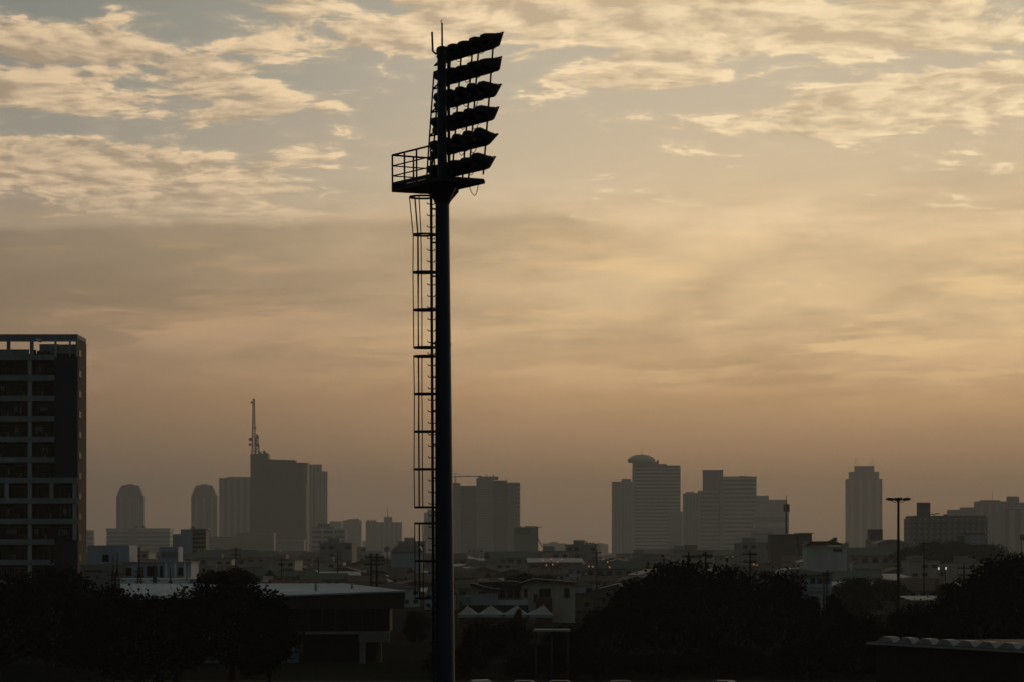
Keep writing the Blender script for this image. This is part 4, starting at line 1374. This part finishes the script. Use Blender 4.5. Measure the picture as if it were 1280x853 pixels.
def wire(pts, sag, label, r=.035):
    mb = MB()
    for a, b in zip(pts[:-1], pts[1:]):
        a, b = Vector(a), Vector(b)
        mb.tube([a.lerp(b, k / 12) - Vector((0, 0, sag * 4 * (k / 12) * (1 - k / 12))) for k in range(13)], r, 4)
    return tag(mb.build('power_line', M['cable']), label, 'wire', 'power lines between the poles')
wire([W(861, 693, 420), W(882, 692, 420), W(937.5, 690, 410), W(1034, 715, 500)], .8, 'sagging power line over the big tree clump')
wire([W(295, 687, 620), W(352, 699, 700), W(398, 697, 760), W(422, 690, 800)], 1.2, 'sagging power line beyond the pavilion roof')
wire([W(464, 694, 430), W(398, 699, 760)], 2.0, 'sagging power line from the two close poles into the haze')

# tall car park lamp at the right
dl = 300.0
t = thing('lamp_post', 'tall thin car park lamp post with three flat heads at the right', 'lamp post', (X(1123, dl), dl, 0))
zt = Z(624.5, dl)
MB().tube([(0, 0, 0), (0, 0, zt)], .20, 10, .12).build('pole', M['darksteel'], t)
MB().tube([(0, 0, zt - .1), (0, 0, zt + .12)], .30, 10).build('hub', M['darksteel'], t)
for a, r_, nm in ((math.pi, .84, 0), (0.0, .84, 0), (-math.pi / 2, .35, 0), (math.pi / 2, .8, 0)):
    c, s_ = math.cos(a), math.sin(a)
    h_ = MB()
    for k in range(1):
        pr = [(-.46, -.05), (-.30, .10), (.18, .16), (.46, .05), (.40, -.10), (-.30, -.14)]
        vs = [(c * (r_ + x_) - s_ * y_, s_ * (r_ + x_) + c * y_, zt + .02 + z_) for y_ in (-.3, .3) for x_, z_ in pr]
        h_.add(vs, [tuple(range(6)), tuple(range(6, 12))[::-1]] + [((i + 1) % 6, i, 6 + i, 6 + (i + 1) % 6) for i in range(6)])
    hd = h_.build('lamp_head', M['housing'], t)
    MB().box(c * r_ - .22, c * r_ + .22, s_ * r_ - .2, s_ * r_ + .2, zt - .16, zt - .115).build('lens', M['lens'], hd)
    MB().tube([(c * .1, s_ * .1, zt - .25), (c * .4, s_ * .4, zt - .32), (c * r_ * .85, s_ * r_ * .85, zt - .12)], .045, 6).build('arm', M['darksteel'], t)

def pole_light(px, py, d, label, m='orange', r=.32, grp='lit street lamps standing in for orange glints'):
    t = thing('pole_light', label, 'street lamp', (X(px, d), d, 0), 0, grp)
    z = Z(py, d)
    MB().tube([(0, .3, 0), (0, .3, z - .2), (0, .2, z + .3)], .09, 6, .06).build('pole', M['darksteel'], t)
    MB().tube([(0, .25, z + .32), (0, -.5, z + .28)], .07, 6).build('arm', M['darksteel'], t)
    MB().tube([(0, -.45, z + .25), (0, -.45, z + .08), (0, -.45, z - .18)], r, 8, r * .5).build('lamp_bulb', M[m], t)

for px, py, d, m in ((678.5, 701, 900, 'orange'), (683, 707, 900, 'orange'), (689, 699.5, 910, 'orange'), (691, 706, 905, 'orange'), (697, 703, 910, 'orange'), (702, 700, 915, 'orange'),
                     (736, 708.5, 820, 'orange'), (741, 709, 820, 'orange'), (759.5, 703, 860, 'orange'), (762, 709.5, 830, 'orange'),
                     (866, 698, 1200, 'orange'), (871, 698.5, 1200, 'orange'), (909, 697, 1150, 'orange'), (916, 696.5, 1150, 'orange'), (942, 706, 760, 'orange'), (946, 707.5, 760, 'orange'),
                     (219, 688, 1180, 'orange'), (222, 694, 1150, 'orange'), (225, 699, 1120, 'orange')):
    pole_light(px, py, d, 'small orange glint glowing among the hazy rooftops', m, .26)  # orange glints over the rooftops, each modelled as a glowing bulb on a pole
pole_light(1173, 711.5, 480, 'left one of two white lit lamps above the rooftops at the right', 'whitelamp', .12, 'two white lamps at the right')
pole_light(1182, 711.2, 480, 'right one of two white lit lamps above the rooftops at the right', 'whitelamp', .12, 'two white lamps at the right')

t = thing('billboard', 'yellow sign board at the right edge of the view above the trees', 'sign', (X(1281, 900), 900, 0))
z = Z(675.5, 900)
MB().box(-1.5, 1.6, 0, .3, z, Z(668.3, 900)).build('board', M['billboard'], t)
MB().extrude_y([(-1.0, z + .55), (-.2, z + 1.05), (.5, z + .95), (.9, z + .5), (.1, z + .35)], -.04, -.005).build('emblem', M['recess'], t)
for x in (-1.0, 1.0):
    MB().tube([(x, .15, 0), (x, .15, z)], .12, 6).build('post', M['darksteel'], t)

# ------------------------------------------------------------------ parked cars along the bottom edge
def car_meshes(col):
    prof = [(-2.1, .35), (-2.12, .75), (-1.75, .92), (-1.2, 1.0), (-.75, 1.42), (.55, 1.46), (1.25, 1.05), (2.05, .90), (2.14, .55), (2.1, .35)]
    b = MB()
    n = len(prof)
    ring = lambda y, k: [(x, y, z if z < .9 or k == 1 else z - .06) for x, z in prof]
    rows = [[(x * .985, -.84, z - (.0 if z < 1.1 else .10)) for x, z in prof], [(x, -.66 if True else 0, z) for x, z in prof], [(x, .66, z) for x, z in prof], [(x * .985, .84, z - (.0 if z < 1.1 else .10)) for x, z in prof]]
    vs = [p for r_ in rows for p in r_]
    fs = [(j * n + i, j * n + (i + 1) % n, (j + 1) * n + (i + 1) % n, (j + 1) * n + i) for j in range(3) for i in range(n)] + [tuple(range(n))[::-1], tuple(range(3 * n, 4 * n))]
    b.add(vs, fs, False)
    gl = MB()
    gl.add([(-1.14, -.62, 1.04), (-.78, -.58, 1.425), (-.78, .58, 1.425), (-1.14, .62, 1.04)], [(0, 1, 2, 3)])
    gl.v = [(x - .02, y, z + .02) for x, y, z in gl.v]
    ws = MB().add([(1.22, -.62, 1.09), (.60, -.58, 1.465), (.60, .58, 1.465), (1.22, .62, 1.09)], [(3, 2, 1, 0)])
    ws.v = [(x + .02, y, z + .015) for x, y, z in ws.v]
    sd_ = MB()
    for s_ in (-1, 1):
        sd_.add([(-1.0, s_ * .86, 1.0), (1.05, s_ * .86, 1.02), (.55, s_ * .80, 1.33), (-.68, s_ * .80, 1.30)], [(0, 1, 2, 3)])
    wh_ = MB().tube([(0, -.1, 0), (0, .1, 0)], .31, 14)
    rim = MB().tube([(0, -.115, 0), (0, .115, 0)], .18, 10)
    hl = MB().box(-.05, .05, -.18, .18, -.08, .08)
    return dict(body=b.mesh('body', M[col]), rear=gl.mesh('rear_window', M['glass']), ws=ws.mesh('windscreen', M['glass']), side=sd_.mesh('side_windows', M['glass']),
                wheel=wh_.mesh('wheel', M['tyre']), rim=rim.mesh('rim', M['frame']), hl=hl.mesh('headlight', M['frame']))
CARS = {c: car_meshes(c) for c in ('car_w', 'car_b', 'car_d', 'car_s')}
def car(px, d, col, yaw, label):
    k = CARS[col]
    t = thing('parked_car', label, 'car', (X(px, d), d, 0.004), yaw, 'cars parked along the bottom edge')
    b = link('body', k['body'], t)
    link('windscreen', k['ws'], t); link('rear_window', k['rear'], t); link('side_windows', k['side'], t)
    for x in (-1.3, 1.32):
        for y in (-.76, .76):
            w_ = link('wheel', k['wheel'], t, (x, y, .31))
            link('rim', k['rim'], w_)
    for y in (-.55, .55):
        link('headlight', k['hl'], b, (2.1, y, .68))
car(602, 231.5, 'car_w', .1, 'white car roof at the bottom edge right beside the mast')
car(655, 230.2, 'car_b', 1.5, 'blue car roof at the bottom edge, next after the white one')
car(700, 230.2, 'car_d', 1.55, 'dark car at the bottom edge below the shelter')
car(776, 230.2, 'car_d', 1.6, 'dark car at the bottom edge below the left foot of the big clump')
car(905, 230.2, 'car_s', 1.2, 'silver car at the bottom edge under the middle of the big clump')

# ------------------------------------------------------------------ the floodlight mast
dm = 89.0
PXM = F / dm
fm = thing('floodlight_mast', 'tall dark steel floodlight mast with six rows of lamps and caged ladder', 'floodlight', (X(558, dm), dm, 0))
fm.rotation_euler.y = -0.0055
TH = R(31.6)
U = Vector((math.sin(TH), -math.cos(TH), 0))      # along the lamp rows, towards the viewer
VV = Vector((math.cos(TH), math.sin(TH), 0))      # the way the lamps face
UP = Vector((0, 0, 1))
def L_(u, v, z): return U * u + VV * v + UP * z
def mz_(py, d=dm): return Z(py, d)

# shaft: twelve-sided, tapering, in three flanged lengths
zs = [0.0, 9.6, 18.4, mz_(238), 27.42]
def rad(z): return .335 - (.335 - .215) * min(1, max(0, z - 4) / 19.5)
for i in range(3):
    za, zb = zs[i] + (.04 if i else 0), zs[i + 1]
    MB().tube([(0, 0, za), (0, 0, zb)], rad(za), 20, rad(zb)).build('shaft', M['steel'], fm)
    if i:
        MB().tube([(0, 0, zs[i] - .02), (0, 0, zs[i] + .06)], rad(zs[i]) + .012, 20).build('flange', M['steel'], fm)
MB().tube([(0, 0, zs[3] + .02), (0, 0, zs[4])], .15, 20, .135).build('head_post', M['steel'], fm)
MB().tube([(0, 0, zs[4]), (0, 0, zs[4] + .12), (0, 0, zs[4] + .2)], .17, 16, .10).build('cap', M['darksteel'], fm)
MB().tube([(0, 0, 0), (0, 0, .08)], .62, 16).build('base_plate', M['darksteel'], fm)

# platform
PZ = mz_(233, 90.2)
u0, u1, v0, v1 = -1.9, 1.18, -.72, .82
pl = MB()
pl.add([L_(u, v, z) for z in (PZ - .05, PZ) for u, v in ((u0, v0), (u1, v0), (u1, v1), (u0, v1))], [(3, 2, 1, 0), (4, 5, 6, 7), (0, 1, 5, 4), (1, 2, 6, 5), (2, 3, 7, 6), (3, 0, 4, 7)])
pf = pl.build('platform', M['grate'], fm)
for a, b in (((u0, v0), (u1, v0)), ((u0, v1), (u1, v1)), ((u0, v0), (u0, v1)), ((u1, v0), (u1, v1)), ((u0, -.25), (u1, -.25)), ((u0, .3), (u1, .3))):
    MB().bar(L_(a[0], a[1], PZ - .12), L_(b[0], b[1], PZ - .10), .06, .10).build('edge_beam', M['darksteel'], pf)
for i in range(6):
    u = u0 + .3 + i * .5
    MB().bar(L_(u, v0 + .05, PZ - .10), L_(u, v1 - .05, PZ - .10), .05, .07).build('joist', M['darksteel'], pf)
# flared bracket plates under the platform
for a in range(4):
    dv = [U, VV, -U, -VV][a]
    off = .62 if a % 2 == 0 else .58
    sv = UP.cross(dv).normalized()
    q0, q1, q2, q3 = dv * .19 + UP * (PZ - .72), dv * .19 + UP * (PZ - .19), dv * off + UP * (PZ - .19), dv * off + UP * (PZ - .30)
    vs = [p + sv * s_ for s_ in (-.03, .03) for p in (q0, q1, q2, q3)]
    MB().add(vs, [(0, 1, 2, 3), (7, 6, 5, 4)] + [((i + 1) % 4, i, 4 + i, 4 + (i + 1) % 4) for i in range(4)]).build('gusset_plate', M['steel'], fm)
MB().tube([(0, 0, PZ - .72), (0, 0, PZ - .2)], .225, 16, .44).build('collar', M['steel'], fm)
# guard rail round the far-left half
RH = 1.0
rails = [((u0, v0), (u1 * .45, v0)), ((u0, v0), (u0, v1)), ((u0, v1), (u0 + .75, v1))]
for (a, b) in rails:
    for hgt, r_ in ((RH, .032), (.66, .022), (.34, .022)):
        MB().tube([L_(a[0], a[1], PZ + hgt), L_(b[0], b[1], PZ + hgt)], r_, 6).build('guard_rail', M['darksteel'], pf)
    MB().bar(L_(a[0], a[1], PZ + .07), L_(b[0], b[1], PZ + .07), .02, .13).build('toe_board', M['darksteel'], pf)
for (u, v) in ((u0, v0), (u0 + .78, v0), (u0 + 1.55, v0), (u1 * .45, v0), (u0, v1), (u0, .05), (u0 + .75, v1)):
    MB().tube([L_(u, v, PZ - .1), L_(u, v, PZ + RH)], .032, 6).build('rail_post', M['darksteel'], pf)

# lamp frame: six rows, leaning out towards the top
ROWZ = [24.06 + .756 * k for k in range(6)]
def vo(z): return .60 + (z - ROWZ[0]) * (.36 / 3.78)
us = [-1.36, -.68, 0.0, .68, 1.36]
for u in (-1.66, -1.02, -.34, .34, .72, 1.60):
    za, zb = ROWZ[0] - .45, ROWZ[-1] - .28
    MB().bar(L_(u, vo(za) - .02, za), L_(u, vo(zb) - .02, zb), .055).build('upright', M['darksteel'], fm)
# slanted end ladder with stand-off brackets
za, zb = PZ + .02, mz_(78)
MB().bar(L_(-1.72, .40, za), L_(-1.72, .72, zb), .05).build('end_stile', M['darksteel'], fm)
MB().bar(L_(-1.72, .72, zb), L_(-1.35, .80, zb + .05), .045).build('end_stile', M['darksteel'], fm)
for k in range(1, 6):
    z = ROWZ[k] - .36
    v_ = .40 + .32 * (z - za) / (zb - za)
    MB().bar(L_(-1.72, v_, z), L_(-1.0, vo(z) - .05, z + .02), .045).bar(L_(-1.72, v_, z), L_(-1.2, vo(z) - .05, z + .30), .04).build('stand_off', M['darksteel'], fm)
for k, z in enumerate(ROWZ):
    zb_ = z - .27
    rw = MB().bar(L_(-1.72, vo(zb_), zb_), L_(1.66, vo(zb_), zb_), .07, .075).build('row_beam', M['darksteel'], fm)
    for u in (-.34, .34):
        MB().bar(L_(u * .4, .12, zb_ - .02), L_(u, vo(zb_) - .03, zb_), .06).build('beam_bracket', M['darksteel'], rw)

# one floodlight: deep hood, tapering back, glass in front, gear box and yoke
TILT = R(17)
fa_ = (VV * math.cos(TILT) - UP * math.sin(TILT))     # optical axis
fu_ = (VV * math.sin(TILT) + UP * math.cos(TILT))
def lp(s_, a, b): return U * a + fa_ * s_ + fu_ * b
hood = MB()
secs = [(-.30, .09, -.05, .07), (-.25, .15, -.09, .11), (-.08, .20, -.135, .15), (.10, .25, -.165, .185), (.11, .27, -.18, .20), (.21, .28, -.185, .215)]
vs = []
for s_, w_, b0, b1 in secs:
    c = w_ * .72
    vs += [lp(s_, -w_, b0 * .6), lp(s_, -c, b0), lp(s_, c, b0), lp(s_, w_, b0 * .6), lp(s_, w_, b1 * .7), lp(s_, c, b1), lp(s_, -c, b1), lp(s_, -w_, b1 * .7)]
n8 = 8
fs = [(i * n8 + k, i * n8 + (k + 1) % n8, (i + 1) * n8 + (k + 1) % n8, (i + 1) * n8 + k) for i in range(len(secs) - 1) for k in range(n8)] + [tuple(range(n8))[::-1], tuple((len(secs) - 1) * n8 + k for k in range(n8))]
hood.add(vs, fs)
# visor lip over the glass
vs = [lp(.21, -.27, .18), lp(.21, .27, .18), lp(.28, .255, .245), lp(.28, -.255, .245), lp(.21, -.28, .235), lp(.21, .28, .235), lp(.28, .255, .26), lp(.28, -.255, .26)]
hood.add(vs, [(3, 2, 1, 0), (4, 5, 6, 7), (0, 1, 5, 4), (1, 2, 6, 5), (2, 3, 7, 6), (3, 0, 4, 7)])
for s_ in (-1, 1):
    vs = [lp(.21, s_ * .285, .235), lp(.28, s_ * .26, .26), lp(.21, s_ * .275, -.14)]
    vs += [p - U * (s_ * .02) for p in vs]
    hood.add(vs, [(0, 1, 2), (5, 4, 3), (0, 3, 4, 1), (1, 4, 5, 2), (2, 5, 3, 0)])
hood_me = hood.mesh('floodlight', M['housing'])
glass_me = MB().add([lp(s_, a, b) for s_ in (.212, .225) for a, b in ((-.24, -.15), (.24, -.15), (.24, .17), (-.24, .17))], [(3, 2, 1, 0), (4, 5, 6, 7), (0, 1, 5, 4), (1, 2, 6, 5), (2, 3, 7, 6), (3, 0, 4, 7)]).mesh('front_glass', M['lens'])
yk = MB()
for s_ in (-1, 1):
    yk.bar(U * (s_ * .31) + UP * .0, U * (s_ * .31) - UP * .235, .022, .05)
yk.bar(U * -.31 - UP * .235, U * .31 - UP * .235, .05, .022)
yoke_me = yk.mesh('yoke', M['darksteel'])
gear_me = MB().add([U * a + VV * b + UP * c for c in (-.235, -.13) for a, b in ((-.12, -.22), (.12, -.22), (.12, .02), (-.12, .02))], [(3, 2, 1, 0), (4, 5, 6, 7), (0, 1, 5, 4), (1, 2, 6, 5), (2, 3, 7, 6), (3, 0, 4, 7)]).mesh('gear_box', M['housing'])
random.seed(17)
for k, z in enumerate(ROWZ):
    for j, u in enumerate(us):
        du = random.uniform(-.025, .025)
        fl = link('floodlight', hood_me, fm, L_(u + du, vo(z), z + random.uniform(-.015, .015)))
        fl.scale = (1.08, 1.08, 1.08)
        q = Matrix.Rotation(random.uniform(-.16, .16) + (0, -.16, .10, -.12, .12, .05)[k], 3, U)
        fl.rotation_euler = (q @ Matrix.Rotation(random.uniform(-.16, .16), 3, 'Z')).to_euler()
        link('front_glass', glass_me, fl)
        link('yoke', yoke_me, fl)
        link('gear_box', gear_me, fl)
# cables hanging between rows and below the platform
random.seed(9)
def cable(p, q, sag, r=.012, n=12, side=0.0):
    p, q = Vector(p), Vector(q)
    MB().tube([p.lerp(q, i / n) - UP * (sag * 4 * (i / n) * (1 - i / n)) + U * (side * math.sin(math.pi * i / n)) for i in range(n + 1)], r, 5).build('cable', M['cable'], fm)
for k in range(6):
    for j in range(4):
        u = us[j] + .1
        z = ROWZ[k] - .24
        cable(L_(u, vo(z) - .12, z), L_(u + random.uniform(.25, .5), vo(z) - .1, z - random.uniform(0, .05)), random.uniform(.10, .26))
cable(L_(.62, .60, PZ - .14), L_(1.0, .72, PZ - .16), .34, .013, 14, .05)
cable(L_(.0, .23, PZ + .1), L_(.0, .23, 27.4), .0, .03)
cable(L_(.1, .22, PZ + .1), L_(.1, .22, 27.4), .0, .022)

# rods on top
zt = mz_(26)
MB().tube([(0.02, 0, 27.7), (0.02, 0, mz_(29))], .035, 6, .03).build('lightning_rod', M['darksteel'], fm)
MB().tube([(0.02, 0, mz_(29)), (-.02, 0, mz_(27)), (.03, 0, mz_(25))], .014, 5).build('rod_tip', M['darksteel'], fm)
xr = (541.2 - 553) / PXM
MB().tube([(xr, 0, mz_(40)), (xr + .02, 0, mz_(64)), (xr + .12, 0, mz_(67.5)), (-.1, 0, mz_(66.5))], .036, 6).build('aerial', M['darksteel'], fm)

# ladder: one spine with pegs, in three caged lengths
LD = -VV
lx = lambda px, dd=0.0: (px - 553) / PXM
SP = Vector((lx(539.2), -.22, 0))
MB().bar(SP + UP * .5, SP + UP * (PZ - .02), .085, .085, (1, 0, 0)).build('ladder_spine', M['darksteel'], fm)
MB().bar(SP + Vector((-.0, .16, 2)), SP + Vector((0, .16, PZ)), .05, .05, (1, 0, 0)).build('ladder_spine', M['darksteel'], fm)
z = 3.0
pegs = MB()
k = 0
while z < PZ - .3:
    a, b = SP - Vector((.13, .10, 0)), SP + Vector((.085, .07, 0))
    MB().tube([a + UP * (z + .05), a + UP * z + Vector((.02, 0, 0)), b + UP * z, b + UP * (z + .05) + Vector((.02, 0, 0))], .016, 5).build('peg', M['darksteel'], fm)
    z += .36
    k += 1
for y in range(262, 860, 42):
    zz = mz_(y)
    MB().bar(SP + UP * zz, Vector((-rad(zz) * .9, -.1, zz)), .05).build('wall_tie', M['darksteel'], fm)

def hoop(cx, rx, ry, z, name='cage_hoop'):
    pts = []
    for i in range(19):
        a = math.pi * (.16 + 1.68 * i / 18)
        pts.append(Vector((cx + rx * math.cos(a), -.14 + ry * math.sin(a), z)))
    pts = [Vector((-rad(z) * .85, .12, z))] + pts + [Vector((-rad(z) * .85, -.2, z))]
    m_ = MB()
    for p, q in zip(pts[:-1], pts[1:]):
        m_.bar(p, q, .018, .062)
    return m_.build(name, M['darksteel'], fm)
CX, RX, RY = lx(530.5), .355, .33
ANG = [math.pi * f for f in (.78, 1.0, 1.14, 1.32)]
def cage_bar(pts):
    m_ = MB()
    for p, q in zip(pts[:-1], pts[1:]):
        m_.bar(p, q, .032, .02, (0, 1, 0))
    m_.build('cage_bar', M['darksteel'], fm)
for si, ys in enumerate(((247, 294, 341, 388, 435), (446, 493, 540, 587, 634.5), (654.5, 701.5, 748))):
    for i, y in enumerate(ys):
        f_ = 1.16 if (si == 0 and i == 0) else 1.0
        hoop(CX - (.05 if f_ > 1 else 0), RX * f_, RY * f_, mz_(y))
    for a in [math.pi * f for f in (.70, .98, 1.30, 1.42)]:
        pts = []
        for i, y in enumerate(ys):
            f_ = 1.16 if (si == 0 and i == 0) else 1.0
            pts.append(Vector((CX - (.05 if f_ > 1 else 0) + RX * f_ * math.cos(a) + (random.uniform(-.012, .012) if 0 < i < len(ys) - 1 else 0), -.14 + RY * f_ * math.sin(a), mz_(y))))
        cage_bar(pts)

# ------------------------------------------------------------------ labels that single out each repeat by what it stands below or beside
MARKS = ((100, 'the apartment building'), (150, 'the white blocks'), (185, 'the leftmost chamfered tower'), (250, 'the second chamfered tower'), (300, 'the flat-topped tower'), (352, 'the tallest dark tower'),
         (398, 'the stepped grey tower'), (440, 'the pale rounded block'), (482, 'the spired twin tower'), (520, 'the ladder cage'), (575, 'the mast'), (625, 'the broad condominium'),
         (680, 'the rooftop-sign building'), (738, 'the dark box building'), (778, 'the plain slab tower'), (822, 'the dome-capped tower'), (868, 'the banded slabs, left half'),
         (925, 'the banded slabs, right half'), (965, 'the antenna pole'), (1005, 'the two dark boxes'), (1040, 'the white curved-roof house'), (1081, 'the aerial tower'),
         (1123, 'the tall car park lamp'), (1165, 'the roof-cube block'), (1210, 'the teal building'), (1260, 'the right-edge tree'))
bpy.context.view_layer.update()
pool = {}
for ob in bpy.data.objects:
    if ob.parent is None and ob.get('group') and (ob['group'].startswith(('low rooftops', 'distant low', 'trees among', 'faded low', 'lit street', 'trees on the wooded', 'dark shrubs'))):
        px = 640 + F * ob.location.x / ob.location.y
        mk = min(MARKS, key=lambda m_: abs(m_[0] - px))
        base = ob['label']
        for cut in (' among the', ' standing above', ' on the horizon', ' glowing among', ' on the wooded', ' under the trees'):
            base = base.split(cut)[0]
        side = 'below' if abs(px - mk[0]) < 9 else ('just left of' if px < mk[0] else 'just right of')
        pool.setdefault((base, side, mk[1]), []).append((ob.location.y, px, ob))
for (base, side, mk), obs in pool.items():
    obs.sort(key=lambda q_: q_[0])
    words_ = [''] if len(obs) == 1 else (['nearer ', 'farther '] if len(obs) == 2 else ['nearest '] + ['second nearest ', 'third nearest ', 'fourth nearest ', 'fifth nearest ', 'sixth nearest '][:len(obs) - 2] + ['farthest '])
    base = base.replace('with single-slope zinc roof', 'with zinc roof').replace('with rusty gable roof', 'with rusty roof').replace('with dark hipped roof', 'with hipped roof')
    for wd, (_, _, ob) in zip(words_, obs):
        ob['label'] = (wd + base.replace(' three-storey', '').replace(' four-storey', '').replace(' two-storey', '') + ', ' + side + ' ' + mk)
